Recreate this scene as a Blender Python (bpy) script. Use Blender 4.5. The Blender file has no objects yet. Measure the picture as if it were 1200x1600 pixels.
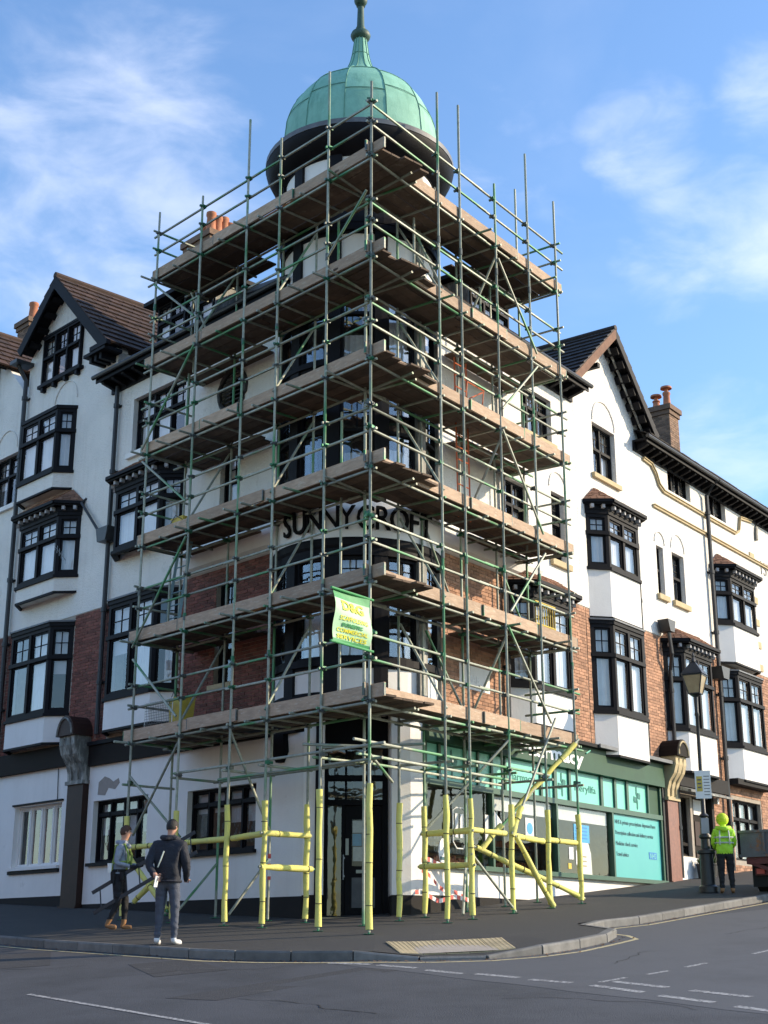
import bpy, bmesh, math, random
from mathutils import Vector, Matrix
from mathutils.geometry import tessellate_polygon
random.seed(7)
PI = math.pi
R = math.radians
sc = bpy.context.scene
COL = sc.collection

# ------------------------------------------------------------------ camera
cd = bpy.data.cameras.new('camera')
cam = bpy.data.objects.new('camera', cd)
COL.objects.link(cam)
cam.location = (0.2308, -22.164, -0.1548)
cam.rotation_euler = (R(90 + 17.358), 0, 0)
cd.sensor_fit = 'VERTICAL'
cd.sensor_height = 36.0
cd.lens = 2164.46 / 1600.0 * 36.0
cd.clip_end = 3000
cd.clip_start = 0.1
sc.camera = cam

# ------------------------------------------------------------------ light
SUN_AZ, SUN_EL = 4.0, 24.0            # azimuth measured from +X towards +Y
wd = bpy.data.worlds.new('World')
sc.world = wd
wd.use_nodes = True
wn, wl = wd.node_tree.nodes, wd.node_tree.links
bg = wn['Background']
sky = wn.new('ShaderNodeTexSky')
sky.sky_type = 'NISHITA'
sky.sun_disc = False
sky.sun_elevation = R(SUN_EL)
sky.sun_rotation = R(90 - SUN_AZ)
sky.air_density = 1.3
sky.dust_density = 0.6
sky.ozone_density = 2.2
# soft white clouds laid over the sky, by direction only
tc = wn.new('ShaderNodeTexCoord')
mp = wn.new('ShaderNodeMapping')
mp.inputs['Scale'].default_value = (1.0, 1.0, 2.1)
wl.new(tc.outputs['Generated'], mp.inputs['Vector'])
def wnoise(scale, detail, rough, off):
    m2 = wn.new('ShaderNodeMapping'); m2.inputs['Location'].default_value = off
    wl.new(mp.outputs['Vector'], m2.inputs['Vector'])
    n = wn.new('ShaderNodeTexNoise'); n.inputs['Scale'].default_value = scale
    n.inputs['Detail'].default_value = detail; n.inputs['Roughness'].default_value = rough
    n.inputs['Distortion'].default_value = 0.35
    wl.new(m2.outputs['Vector'], n.inputs['Vector'])
    return n
n1 = wnoise(3.4, 9, 0.56, (0.32, 0.0, 0.46))
n2 = wnoise(11.0, 8, 0.6, (1.7, 0.4, 0.0))
mr = wn.new('ShaderNodeMapRange'); mr.inputs['From Min'].default_value = 0.5; mr.inputs['From Max'].default_value = 0.84
wl.new(n1.outputs['Fac'], mr.inputs['Value'])
mr2 = wn.new('ShaderNodeMapRange'); mr2.inputs['From Min'].default_value = 0.35; mr2.inputs['From Max'].default_value = 0.7
mr2.inputs['To Min'].default_value = 0.45
wl.new(n2.outputs['Fac'], mr2.inputs['Value'])
mm = wn.new('ShaderNodeMath'); mm.operation = 'MULTIPLY'
wl.new(mr.outputs['Result'], mm.inputs[0]); wl.new(mr2.outputs['Result'], mm.inputs[1])
mm2 = wn.new('ShaderNodeMath'); mm2.operation = 'MULTIPLY'; mm2.inputs[1].default_value = 0.5
# banks of cloud at fixed bearings, broken up by the noise
prev = None
for (dx, dy, dz), c0, c1_, amt in (((-.198, .841, .503), .982, 1.0, .85), ((-.3, .76, .58), .975, 1.0, .6), ((-.1, .836, .54), .995, 1.0, .5), ((.176, .83, .53), .9975, 1.0, .75), ((.205, .865, .458), .9972, 1.0, .85), ((.25, .848, .468), .997, 1.0, .9), ((.246, .909, .336), .9975, 1.0, .85), ((.08, .841, .535), .9965, 1.0, .35), ((.27, .80, .54), .997, 1.0, .7), ((.134, .855, .501), .996, 1.0, .45), ((-.9, .3, .45), .93, 1.0, 1.0), ((-.5, -.6, .5), .93, 1.0, 1.0), ((.75, .5, .42), .95, 1.0, .9), ((.3, -.85, .4), .93, 1.0, .9)):
    dp = wn.new('ShaderNodeVectorMath'); dp.operation = 'DOT_PRODUCT'
    v_ = Vector((dx, dy, dz)).normalized(); dp.inputs[1].default_value = v_
    wl.new(tc.outputs['Generated'], dp.inputs[0])
    q_ = wn.new('ShaderNodeMapRange'); q_.interpolation_type = 'SMOOTHSTEP'
    q_.inputs['From Min'].default_value = c0; q_.inputs['From Max'].default_value = c1_; q_.inputs['To Max'].default_value = amt
    wl.new(dp.outputs['Value'], q_.inputs['Value'])
    if prev is None: prev = q_.outputs['Result']
    else:
        a_ = wn.new('ShaderNodeMath'); a_.operation = 'MAXIMUM'; wl.new(prev, a_.inputs[0]); wl.new(q_.outputs['Result'], a_.inputs[1]); prev = a_.outputs[0]
n3 = wnoise(12.0, 9, 0.55, (.3, 2.2, .9))
sm = wn.new('ShaderNodeMath'); sm.operation = 'MULTIPLY_ADD'; sm.inputs[1].default_value = 1.15      # noise + mask
wl.new(n3.outputs['Fac'], sm.inputs[0]); 
hm = wn.new('ShaderNodeMath'); hm.operation = 'MULTIPLY'; hm.inputs[1].default_value = .62; wl.new(prev, hm.inputs[0]); wl.new(hm.outputs[0], sm.inputs[2])
cr = wn.new('ShaderNodeMapRange'); cr.interpolation_type = 'SMOOTHSTEP'; cr.inputs['From Min'].default_value = .8; cr.inputs['From Max'].default_value = 1.5
wl.new(sm.outputs[0], cr.inputs['Value'])
sc2 = wn.new('ShaderNodeMath'); sc2.operation = 'MULTIPLY'; sc2.inputs[1].default_value = .28; wl.new(mm.outputs[0], sc2.inputs[0])
cc_ = wn.new('ShaderNodeMath'); cc_.operation = 'MAXIMUM'; wl.new(cr.outputs['Result'], cc_.inputs[0]); wl.new(sc2.outputs[0], cc_.inputs[1])
wl.new(cc_.outputs[0], mm2.inputs[0])
tint = wn.new('ShaderNodeMixRGB'); tint.blend_type = 'MULTIPLY'; tint.inputs['Fac'].default_value = 1.0
tint.inputs['Color2'].default_value = (.9, 1.07, 1.3, 1)
wl.new(sky.outputs['Color'], tint.inputs['Color1'])
mx = wn.new('ShaderNodeMixRGB')
mx.inputs['Color2'].default_value = (5.9, 6.1, 6.9, 1)
wl.new(mm2.outputs[0], mx.inputs['Fac'])
wl.new(tint.outputs['Color'], mx.inputs['Color1'])
wl.new(mx.outputs['Color'], bg.inputs['Color'])
bg.inputs['Strength'].default_value = 0.125

ld = bpy.data.lights.new('sun', 'SUN')
ld.energy = 3.7
ld.angle = R(0.55)
ld.color = (1.0, 0.82, 0.58)
sun = bpy.data.objects.new('sun', ld)
COL.objects.link(sun)
sdir = Vector((math.cos(R(SUN_EL)) * math.cos(R(SUN_AZ)), math.cos(R(SUN_EL)) * math.sin(R(SUN_AZ)), math.sin(R(SUN_EL))))
sun.rotation_euler = sdir.to_track_quat('Z', 'Y').to_euler()
sun.location = (30, 0, 30)

vs = sc.view_settings
vs.view_transform = 'Standard'
vs.look = 'None'
vs.exposure = 0.86
vs.gamma = 1.0
vs.use_curve_mapping = False

# ------------------------------------------------------------------ materials
MATS = {}
def mat(name, c1, c2=None, scale=6.0, rough=0.7, bump=0.0, bscale=40.0, metal=0.0, rnd=0.0, stain=None, sscale=1.2, smin=0.55, smax=0.7, attr=False, stretch=(1, 1, 1), spec=None, bdist=0.02, streak=None):
    m = bpy.data.materials.new(name); m.use_nodes = True
    N, L = m.node_tree.nodes, m.node_tree.links
    p = N['Principled BSDF']
    p.inputs['Roughness'].default_value = rough
    p.inputs['Metallic'].default_value = metal
    if spec is not None: p.inputs['Specular IOR Level'].default_value = spec
    t = N.new('ShaderNodeTexCoord'); mpn = N.new('ShaderNodeMapping')
    mpn.inputs['Scale'].default_value = stretch
    geo = N.new('ShaderNodeNewGeometry')
    L.new(geo.outputs['Position'], mpn.inputs['Vector'])
    n = N.new('ShaderNodeTexNoise'); n.inputs['Scale'].default_value = scale; n.inputs['Detail'].default_value = 6
    n.inputs['Roughness'].default_value = 0.62
    L.new(mpn.outputs['Vector'], n.inputs['Vector'])
    r = N.new('ShaderNodeMapRange'); r.inputs['From Min'].default_value = 0.3; r.inputs['From Max'].default_value = 0.7
    L.new(n.outputs['Fac'], r.inputs['Value'])
    c2 = c2 or tuple(x * 0.8 for x in c1)
    mix = N.new('ShaderNodeMixRGB'); mix.inputs['Color1'].default_value = (*c1, 1); mix.inputs['Color2'].default_value = (*c2, 1)
    L.new(r.outputs['Result'], mix.inputs['Fac'])
    out = mix.outputs['Color']
    if stain:
        ns = N.new('ShaderNodeTexNoise'); ns.inputs['Scale'].default_value = sscale; ns.inputs['Detail'].default_value = 8
        ns.inputs['Roughness'].default_value = 0.7
        L.new(mpn.outputs['Vector'], ns.inputs['Vector'])
        rs = N.new('ShaderNodeMapRange'); rs.inputs['From Min'].default_value = smin; rs.inputs['From Max'].default_value = smax
        L.new(ns.outputs['Fac'], rs.inputs['Value'])
        ms = N.new('ShaderNodeMixRGB'); ms.inputs['Color2'].default_value = (*stain, 1)
        L.new(rs.outputs['Result'], ms.inputs['Fac']); L.new(out, ms.inputs['Color1'])
        out = ms.outputs['Color']
    if rnd or attr:
        oi = N.new('ShaderNodeObjectInfo')
        src = oi.outputs['Random']
        if attr:
            at = N.new('ShaderNodeAttribute'); at.attribute_name = 'var'
            ad = N.new('ShaderNodeMath'); ad.operation = 'ADD'
            L.new(src, ad.inputs[0]); L.new(at.outputs['Fac'], ad.inputs[1])
            fr = N.new('ShaderNodeMath'); fr.operation = 'FRACT'; L.new(ad.outputs[0], fr.inputs[0])
            src = fr.outputs[0]
        mrr = N.new('ShaderNodeMapRange'); mrr.inputs['To Min'].default_value = 1 - rnd; mrr.inputs['To Max'].default_value = 1 + rnd * 0.6
        L.new(src, mrr.inputs['Value'])
        hs = N.new('ShaderNodeHueSaturation')
        L.new(mrr.outputs['Result'], hs.inputs['Value']); L.new(out, hs.inputs['Color'])
        out = hs.outputs['Color']
    if streak:
        mp3 = N.new('ShaderNodeMapping'); mp3.inputs['Scale'].default_value = (5.5, 5.5, .38); L.new(geo.outputs['Position'], mp3.inputs['Vector'])
        n3 = N.new('ShaderNodeTexNoise'); n3.inputs['Scale'].default_value = 1.0; n3.inputs['Detail'].default_value = 7; n3.inputs['Roughness'].default_value = .68
        L.new(mp3.outputs['Vector'], n3.inputs['Vector'])
        r3 = N.new('ShaderNodeMapRange'); r3.inputs['From Min'].default_value = .52; r3.inputs['From Max'].default_value = .78; r3.inputs['To Max'].default_value = streak[3]
        L.new(n3.outputs['Fac'], r3.inputs['Value'])
        m3_ = N.new('ShaderNodeMixRGB'); m3_.inputs['Color2'].default_value = (*streak[:3], 1)
        L.new(r3.outputs['Result'], m3_.inputs['Fac']); L.new(out, m3_.inputs['Color1']); out = m3_.outputs['Color']
    L.new(out, p.inputs['Base Color'])
    if bump:
        nb = N.new('ShaderNodeTexNoise'); nb.inputs['Scale'].default_value = bscale; nb.inputs['Detail'].default_value = 4
        L.new(mpn.outputs['Vector'], nb.inputs['Vector'])
        b = N.new('ShaderNodeBump'); b.inputs['Strength'].default_value = bump; b.inputs['Distance'].default_value = bdist
        L.new(nb.outputs['Fac'], b.inputs['Height']); L.new(b.outputs['Normal'], p.inputs['Normal'])
    MATS[name] = m
    return m
mat('roughcast', (.8, .77, .72), (.7, .68, .64), 1.3, .9, .9, 26, streak=(.45, .42, .36, .3), stain=(.52, .49, .44), sscale=1.6, smin=.6, smax=.78, bdist=.03)
mat('white_paint', (.82, .8, .77), (.75, .73, .7), 1.2, .75, .15, 30, streak=(.5, .46, .4, .16), stain=(.6, .58, .54), sscale=2.2, smin=.64, smax=.8)
mat('black_timber', (.008, .008, .011), (.005, .005, .007), 5, .6, .2, 60, spec=.15)
mat('worn_timber', (.2, .2, .18), (.07, .07, .065), 9, .6, .3, 60, stain=(.35, .35, .32), sscale=7, smin=.5, smax=.6, stretch=(1, 1, .25))
mat('dark_gap', (.012, .011, .011), None, 3, .9)
mat('fascia_brown', (.014, .009, .008), (.009, .007, .006), 3, .7, .1, spec=.15)
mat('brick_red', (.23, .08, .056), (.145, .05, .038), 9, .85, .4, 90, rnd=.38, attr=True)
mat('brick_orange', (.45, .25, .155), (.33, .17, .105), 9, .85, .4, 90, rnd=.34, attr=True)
mat('mortar', (.4, .35, .29), (.3, .26, .22), 9, .95, .3, 90)
mat('brick_chimney', (.26, .16, .1), (.16, .1, .07), 9, .85, .4, 90, rnd=.35, attr=True)
mat('roof_tile', (.075, .04, .028), (.035, .022, .018), 2.5, .8, .35, 50, rnd=.35, attr=True)
mat('roof_tile_dark', (.04, .028, .024), (.02, .016, .015), 2.5, .75, .35, 50, rnd=.3, attr=True)
mat('bay_tile', (.3, .16, .1), (.2, .1, .065), 5, .85, .35, 50, rnd=.3, attr=True)
mat('terracotta', (.5, .2, .1), (.36, .13, .07), 6, .8, .2, 40)
mat('lead', (.14, .15, .165), (.08, .085, .095), 4, .55, .1)
mat('stone', (.52, .42, .25), (.42, .34, .2), 4, .85, .25, 50)
mat('red_granite', (.25, .1, .065), (.16, .065, .045), 12, .5, .1, 80)
mat('brown_pilaster', (.045, .02, .015), (.028, .014, .011), 5, .55, .1, spec=.25)
mat('copper_green', (.24, .49, .38), (.18, .41, .31), 3.5, .7, .2, 25, streak=(.09, .24, .17, .7), rnd=.1, stain=(.25, .53, .41), sscale=3, smin=.5, smax=.7)
mat('copper_dark', (.05, .11, .08), (.03, .06, .045), 8, .55, .1)
mat('seam', (.12, .3, .22), (.09, .23, .17), 8, .7)
mat('scaffold_board', (.15, .1, .066), (.075, .052, .036), 3, .85, .5, 30, rnd=.5, stretch=(1, 1, 6), stain=(.21, .17, .13), sscale=5, smin=.56, smax=.74)
mat('toe_wood', (.5, .36, .25), (.33, .235, .165), 4, .85, .4, 30, rnd=.2, stretch=(1, 1, 5), stain=(.56, .5, .4), sscale=6, smin=.56, smax=.7)
def pole_mat():
    m = mat('galvanised', (.38, .4, .33), (.23, .25, .2), 12, .55, .1, 80, metal=.15, rnd=.3)
    N, L = m.node_tree.nodes, m.node_tree.links
    p = N['Principled BSDF']; src = p.inputs['Base Color'].links[0].from_socket
    g = N.new('ShaderNodeNewGeometry'); n = N.new('ShaderNodeTexNoise'); n.inputs['Scale'].default_value = .8; n.inputs['Detail'].default_value = 4
    oi = N.new('ShaderNodeObjectInfo'); va = N.new('ShaderNodeVectorMath'); va.operation = 'ADD'
    cx = N.new('ShaderNodeCombineXYZ'); ml = N.new('ShaderNodeMath'); ml.operation = 'MULTIPLY'; ml.inputs[1].default_value = 37
    L.new(oi.outputs['Random'], ml.inputs[0]); L.new(ml.outputs[0], cx.inputs[0])
    L.new(g.outputs['Position'], va.inputs[0]); L.new(cx.outputs[0], va.inputs[1]); L.new(va.outputs[0], n.inputs['Vector'])
    r = N.new('ShaderNodeMapRange'); r.inputs['From Min'].default_value = .53; r.inputs['From Max'].default_value = .63
    L.new(n.outputs['Fac'], r.inputs['Value'])
    ms = N.new('ShaderNodeMixRGB'); ms.inputs['Color2'].default_value = (.08, .25, .11, 1)
    L.new(r.outputs['Result'], ms.inputs['Fac']); L.new(src, ms.inputs['Color1']); L.new(ms.outputs[0], p.inputs['Base Color'])
pole_mat()
mat('coupler_steel', (.14, .15, .14), (.07, .08, .075), 20, .5, .1, metal=.5, stain=(.03, .14, .07), sscale=2, smin=.5, smax=.55)
mat('base_green', (.03, .22, .1), (.02, .14, .07), 8, .5)
mat('yellow_foam', (.8, .72, .17), (.62, .6, .2), 2.5, .85, .35, 25, rnd=.1, stain=(.42, .4, .2), sscale=7, smin=.56, smax=.74)
mat('black_tape', (.06, .06, .03), None, 4, .6)
mat('shop_green', (.018, .075, .034), (.013, .055, .026), 2, .5, spec=.3)
mat('shop_frame', (.04, .11, .07), (.03, .085, .055), 4, .45)
mat('teal_vinyl', (.2, .62, .49), (.17, .56, .45), .9, .35, rnd=.05)
mat('teal_dark', (.0, .16, .12), (.0, .13, .1), 3, .4)
mat('teal_panel', (.1, .44, .42), (.085, .39, .39), .8, .3)
mat('ink', (.02, .1, .12), None, 3, .5)
mat('nhs_blue', (.02, .2, .55), None, 3, .4)
mat('sign_white', (.85, .85, .83), (.78, .78, .76), 3, .5)
mat('letter_black', (.006, .006, .007), None, 3, .7, spec=.1)
mat('letter_grey', (.13, .13, .13), None, 3, .5)
mat('curtain_net', (.72, .72, .7), (.6, .6, .6), 3, .9)
mat('curtain_warm', (.5, .36, .22), (.36, .24, .14), 3, .9)
mat('blind_grey', (.42, .42, .44), (.36, .36, .38), 2, .9)
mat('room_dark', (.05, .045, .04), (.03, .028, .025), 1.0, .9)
mat('asphalt', (.068, .071, .08), (.045, .047, .054), 60, .8, .7, 60, stain=(.036, .038, .043), sscale=.7, smin=.42, smax=.66, bdist=.012)
mat('asphalt_pale', (.085, .088, .096), (.066, .069, .077), 70, .8, .5, 70, stain=(.055, .057, .062), sscale=.5, smin=.5, smax=.72, bdist=.008)
mat('patch', (.05, .05, .053), (.03, .03, .033), 40, .85, .7, 60, stain=(.09, .09, .09), sscale=3, smin=.6, smax=.7)
mat('pavement_asphalt', (.046, .044, .042), (.028, .027, .027), 38, .87, .7, 60, stain=(.055, .052, .048), sscale=1.3, smin=.54, smax=.74, bdist=.012)
mat('kerb_stone', (.2, .195, .185), (.12, .12, .115), 5, .85, .35, 50, rnd=.2)
mat('tactile', (.46, .37, .22), (.36, .29, .17), 4, .85, .2, 50, rnd=.14)
mat('white_line', (.46, .46, .45), (.27, .27, .27), 14, .8, .2, 60, stain=(.08, .08, .085), sscale=24, smin=.46, smax=.58)
mat('yellow_line', (.55, .47, .26), (.4, .34, .2), 9, .8, .2, 60, stain=(.12, .12, .12), sscale=16, smin=.55, smax=.65)
mat('iron_black', (.025, .027, .03), (.017, .018, .02), 8, .45, .15, 40)
mat('lamp_glass', (.42, .33, .2), (.3, .22, .13), 6, .2)
mat('skin', (.55, .3, .21), (.48, .25, .17), 12, .55)
mat('hair_brown', (.09, .04, .02), (.05, .025, .014), 30, .7, .4, 60)
mat('hair_dark', (.02, .016, .014), (.012, .01, .01), 30, .7, .4, 60)
mat('navy_cloth', (.014, .017, .028), (.009, .011, .018), 9, .8, .5, 14, bdist=.04)
mat('grey_trouser', (.075, .085, .115), (.05, .058, .08), 8, .85, .5, 12, bdist=.04)
mat('black_cloth', (.012, .012, .015), (.008, .008, .01), 9, .85, .5, 14, bdist=.04)
mat('grey_hoodie', (.3, .34, .4), (.22, .25, .31), 7, .85, .5, 14, bdist=.04)
mat('hivis_yellow', (.45, .8, .04), (.36, .68, .03), 6, .65, .5, 14, bdist=.04)
mat('hivis_hood', (.62, .8, .02), (.5, .68, .02), 6, .65, .5, 14, bdist=.04)
mat('reflective', (.55, .6, .52), None, 5, .4)
mat('tan_boot', (.32, .17, .075), (.22, .11, .05), 12, .8, .2)
mat('shoe_white', (.7, .7, .7), (.55, .55, .56), 12, .6)
mat('harness_green', (.3, .4, .08), (.22, .3, .06), 12, .7)
mat('aluminium', (.42, .45, .48), (.3, .33, .36), 9, .4, metal=.7)
mat('orange_ladder', (.6, .13, .03), (.48, .1, .03), 9, .5)
mat('blue_ladder', (.22, .36, .4), (.16, .26, .3), 9, .5)
mat('ladder_dark', (.02, .025, .035), None, 9, .5)
mat('banner_green', (.05, .3, .1), (.04, .24, .08), 6, .6, .3, 10)
mat('banner_white', (.42, .66, .42), (.34, .56, .35), 4, .65, .3, 10)
mat('banner_yellow', (.8, .72, .04), None, 4, .6)
mat('tape_red', (.65, .1, .08), None, 4, .5)
mat('tape_white', (.8, .78, .77), None, 4, .5)
mat('truck_grey', (.15, .15, .155), (.1, .1, .105), 4, .6, .2, stain=(.24, .1, .045), sscale=3.4, smin=.54, smax=.64)
mat('truck_red', (.15, .03, .03), (.09, .02, .02), 5, .55, .2)
mat('plate_yellow', (.7, .52, .08), None, 3, .4)
mat('rubber', (.014, .014, .014), None, 8, .8)
mat('bulb_orange', (.6, .2, .03), None, 8, .3)
mat('rubble', (.33, .2, .14), (.2, .13, .1), 6, .9, .5)
mat('soil_leaf', (.04, .09, .02), (.07, .1, .03), 30, .8)
mat('pot_black', (.02, .02, .02), None, 8, .6)
mat('poster_blue', (.05, .35, .65), None, 8, .5)
mat('poster_white', (.7, .7, .7), (.5, .52, .55), 14, .5)
mat('poster_tan', (.5, .38, .24), (.2, .3, .35), 9, .5)
mat('repair_render', (.34, .3, .27), (.28, .25, .22), 9, .95, .3)
mat('bark', (.05, .04, .03), (.035, .028, .02), 9, .9)
mat('louvre_dark', (.05, .05, .055), (.03, .03, .032), 9, .6)
mat('tidy_yellow', (.65, .5, .05), (.45, .33, .08), 6, .6)
mat('shop_floor', (.3, .27, .22), (.22, .2, .17), 6, .7)
def glass_mat(name, tint, rough=.015, ior=1.7, refl=(1, 1, 1)):
    m = bpy.data.materials.new(name); m.use_nodes = True
    N, L = m.node_tree.nodes, m.node_tree.links
    N.remove(N['Principled BSDF'])
    out = N['Material Output']
    fr = N.new('ShaderNodeFresnel')
    gb = N.new('ShaderNodeNewGeometry'); mi = N.new('ShaderNodeMapRange'); mi.inputs['To Min'].default_value = ior; mi.inputs['To Max'].default_value = 1 / ior
    L.new(gb.outputs['Backfacing'], mi.inputs['Value']); L.new(mi.outputs['Result'], fr.inputs['IOR'])
    tr = N.new('ShaderNodeBsdfTransparent'); tr.inputs['Color'].default_value = (*tint, 1)
    gl = N.new('ShaderNodeBsdfGlossy'); gl.inputs['Roughness'].default_value = rough; gl.inputs['Color'].default_value = (*refl, 1)
    mxs = N.new('ShaderNodeMixShader')
    # slight waviness of old panes
    g = N.new('ShaderNodeNewGeometry'); nb = N.new('ShaderNodeTexNoise'); nb.inputs['Scale'].default_value = 3.5
    L.new(g.outputs['Position'], nb.inputs['Vector'])
    b = N.new('ShaderNodeBump'); b.inputs['Strength'].default_value = .12; b.inputs['Distance'].default_value = .02
    L.new(nb.outputs['Fac'], b.inputs['Height']); L.new(b.outputs['Normal'], gl.inputs['Normal'])
    L.new(fr.outputs[0], mxs.inputs[0]); L.new(tr.outputs[0], mxs.inputs[1]); L.new(gl.outputs[0], mxs.inputs[2])
    L.new(mxs.outputs[0], out.inputs['Surface'])
    MATS[name] = m
glass_mat('glass', (.95, .96, .97), ior=1.95)
glass_mat('shop_glass', (.85, .87, .86), ior=1.55)

# ------------------------------------------------------------------ scene helpers
WP = {}                                  # world position of every object made
def setp(o, **kw):
    for k, v in kw.items():
        if v: o[k] = v
def thing(name, label, cat, loc, group=None):
    o = bpy.data.objects.new(name, None); COL.objects.link(o)
    o.empty_display_size = .3
    o.location = loc; WP[o.name] = Vector(loc)
    setp(o, label=label, category=cat, group=group)
    return o
class Frame:
    """origin (2D), du along the wall, no outward; local (u, o, z)"""
    def __init__(s, org, du, no):
        s.org, s.du, s.no = Vector(org), Vector(du), Vector(no)
    def P(s, u, o, z):
        p = s.org + s.du * u + s.no * o
        return Vector((p.x, p.y, z))
    def sub(s, u0, o0, u1, o1):
        l = math.hypot(u1 - u0, o1 - o0); a, b = (u1 - u0) / l, (o1 - o0) / l
        return Frame(s.org + s.du * u0 + s.no * o0, s.du * a + s.no * b, s.du * -b + s.no * a), l
    def ang(s):
        return math.atan2(s.du.y, s.du.x)
class MB:
    def __init__(s): s.v, s.f, s.m, s.var = [], [], [], []
    def add(s, vs_, fs, mi=0, var=0.0):
        b = len(s.v); s.v += [Vector(x) for x in vs_]
        for f in fs: s.f.append([b + i for i in f]); s.m.append(mi); s.var.append(var)
    def hexa(s, c, mi=0, var=0.0):       # 8 corners: bottom ring, top ring
        s.add(c, [(0, 3, 2, 1), (4, 5, 6, 7), (0, 1, 5, 4), (1, 2, 6, 5), (2, 3, 7, 6), (3, 0, 4, 7)], mi, var)
    def box(s, fr, u0, u1, o0, o1, z0, z1, mi=0, var=0.0):
        P = fr.P
        s.hexa([P(u0, o0, z0), P(u1, o0, z0), P(u1, o1, z0), P(u0, o1, z0), P(u0, o0, z1), P(u1, o0, z1), P(u1, o1, z1), P(u0, o1, z1)], mi, var)
    def prism(s, fr, pts, o0, o1, mi=0): # polygon in (u,z) extruded from o0 to o1
        n = len(pts); tri = tessellate_polygon([[Vector((a, b, 0)) for a, b in pts]])
        s.add([fr.P(a, o0, b) for a, b in pts] + [fr.P(a, o1, b) for a, b in pts],
              [tuple(t) for t in tri] + [tuple(i + n for i in t) for t in tri] + [(i, (i + 1) % n, n + (i + 1) % n, n + i) for i in range(n)], mi)
    def slab(s, pts, z0, z1, mi=0):      # polygon in xy extruded in z
        n = len(pts); tri = tessellate_polygon([[Vector((a, b, 0)) for a, b in pts]])
        s.add([(a, b, z0) for a, b in pts] + [(a, b, z1) for a, b in pts],
              [tuple(t) for t in tri] + [tuple(i + n for i in t) for t in tri] + [(i, (i + 1) % n, n + (i + 1) % n, n + i) for i in range(n)], mi)
    def tube(s, pts, r, n=8, mi=0, caps=True):
        pts = [Vector(p) for p in pts]
        rs = r if isinstance(r, (list, tuple)) else [r] * len(pts)
        vs_ = []
        for i, p in enumerate(pts):
            d = (pts[min(i + 1, len(pts) - 1)] - pts[max(i - 1, 0)]).normalized()
            a = Vector((0, 0, 1)) if abs(d.z) < .9 else Vector((1, 0, 0))
            x = d.cross(a).normalized(); y = d.cross(x)
            vs_ += [p + (x * math.cos(2 * PI * k / n) + y * math.sin(2 * PI * k / n)) * rs[i] for k in range(n)]
        fs = []
        for i in range(len(pts) - 1):
            fs += [(i * n + k, i * n + (k + 1) % n, (i + 1) * n + (k + 1) % n, (i + 1) * n + k) for k in range(n)]
        if caps: fs += [tuple(range(n)), tuple((len(pts) - 1) * n + k for k in range(n))]
        s.add(vs_, fs, mi)
    def rev(s, c, prof, n=24, a0=0.0, a1=2 * PI, mi=0, closed=True):  # profile (r, z) about vertical axis
        vs_ = []; m = n if closed else n + 1
        for (r, z) in prof:
            for k in range(m):
                a = a0 + (a1 - a0) * k / n
                vs_.append((c[0] + r * math.sin(a), c[1] - r * math.cos(a), z))
        fs = []
        for j in range(len(prof) - 1):
            for k in range(n):
                k2 = (k + 1) % m if closed else k + 1
                fs.append((j * m + k, j * m + k2, (j + 1) * m + k2, (j + 1) * m + k))
        s.add(vs_, fs, mi)
    def bar(s, p, q, w, h, mi=0, up=Vector((0, 0, 1))):
        p, q = Vector(p), Vector(q); d = (q - p).normalized(); x = d.cross(up)
        if x.length < 1e-3: x = Vector((1, 0, 0))
        x = x.normalized() * w / 2; y = x.cross(d).normalized() * h / 2
        s.hexa([p - x - y, p + x - y, p + x + y, p - x + y, q - x - y, q + x - y, q + x + y, q - x + y], mi)
    def mesh(s, name, mats, off=Vector((0, 0, 0)), smooth=False):
        me = bpy.data.meshes.new(name)
        me.from_pydata([tuple(v - off) for v in s.v], [], s.f)
        for m in mats: me.materials.append(MATS[m] if isinstance(m, str) else m)
        if len(mats) > 1: me.polygons.foreach_set('material_index', s.m)
        if any(s.var):
            at = me.attributes.new('var', 'FLOAT', 'FACE'); at.data.foreach_set('value', s.var)
        if smooth: me.polygons.foreach_set('use_smooth', [True] * len(me.polygons))
        me.update()
        return me
    def build(s, name, mats, parent=None, smooth=False, **kw):
        if not s.v: return None
        if isinstance(mats, str): mats = [mats]
        lo = Vector((min(v.x for v in s.v), min(v.y for v in s.v), min(v.z for v in s.v)))
        hi = Vector((max(v.x for v in s.v), max(v.y for v in s.v), max(v.z for v in s.v)))
        c = Vector(((lo.x + hi.x) / 2, (lo.y + hi.y) / 2, lo.z))
        me = s.mesh(name, mats, c, smooth)
        if smooth: me.set_sharp_from_angle(angle=R(45))
        return place(me, name, c, parent, **kw)
def place(me, name, loc, parent=None, rot=None, **kw):
    o = bpy.data.objects.new(name, me); COL.objects.link(o)
    loc = Vector(loc); WP[o.name] = loc
    if parent is not None:
        o.parent = parent; o.location = loc - WP[parent.name]
    else: o.location = loc
    if rot: o.rotation_euler = rot
    setp(o, **kw)
    return o
def one(name, mats, parent, fn, smooth=False, **kw):
    b = MB(); fn(b); return b.build(name, mats, parent, smooth, **kw)
def bx(name, m, parent, fr, *a, **kw):
    b = MB(); b.box(fr, *a); return b.build(name, m, parent, **kw)

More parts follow.
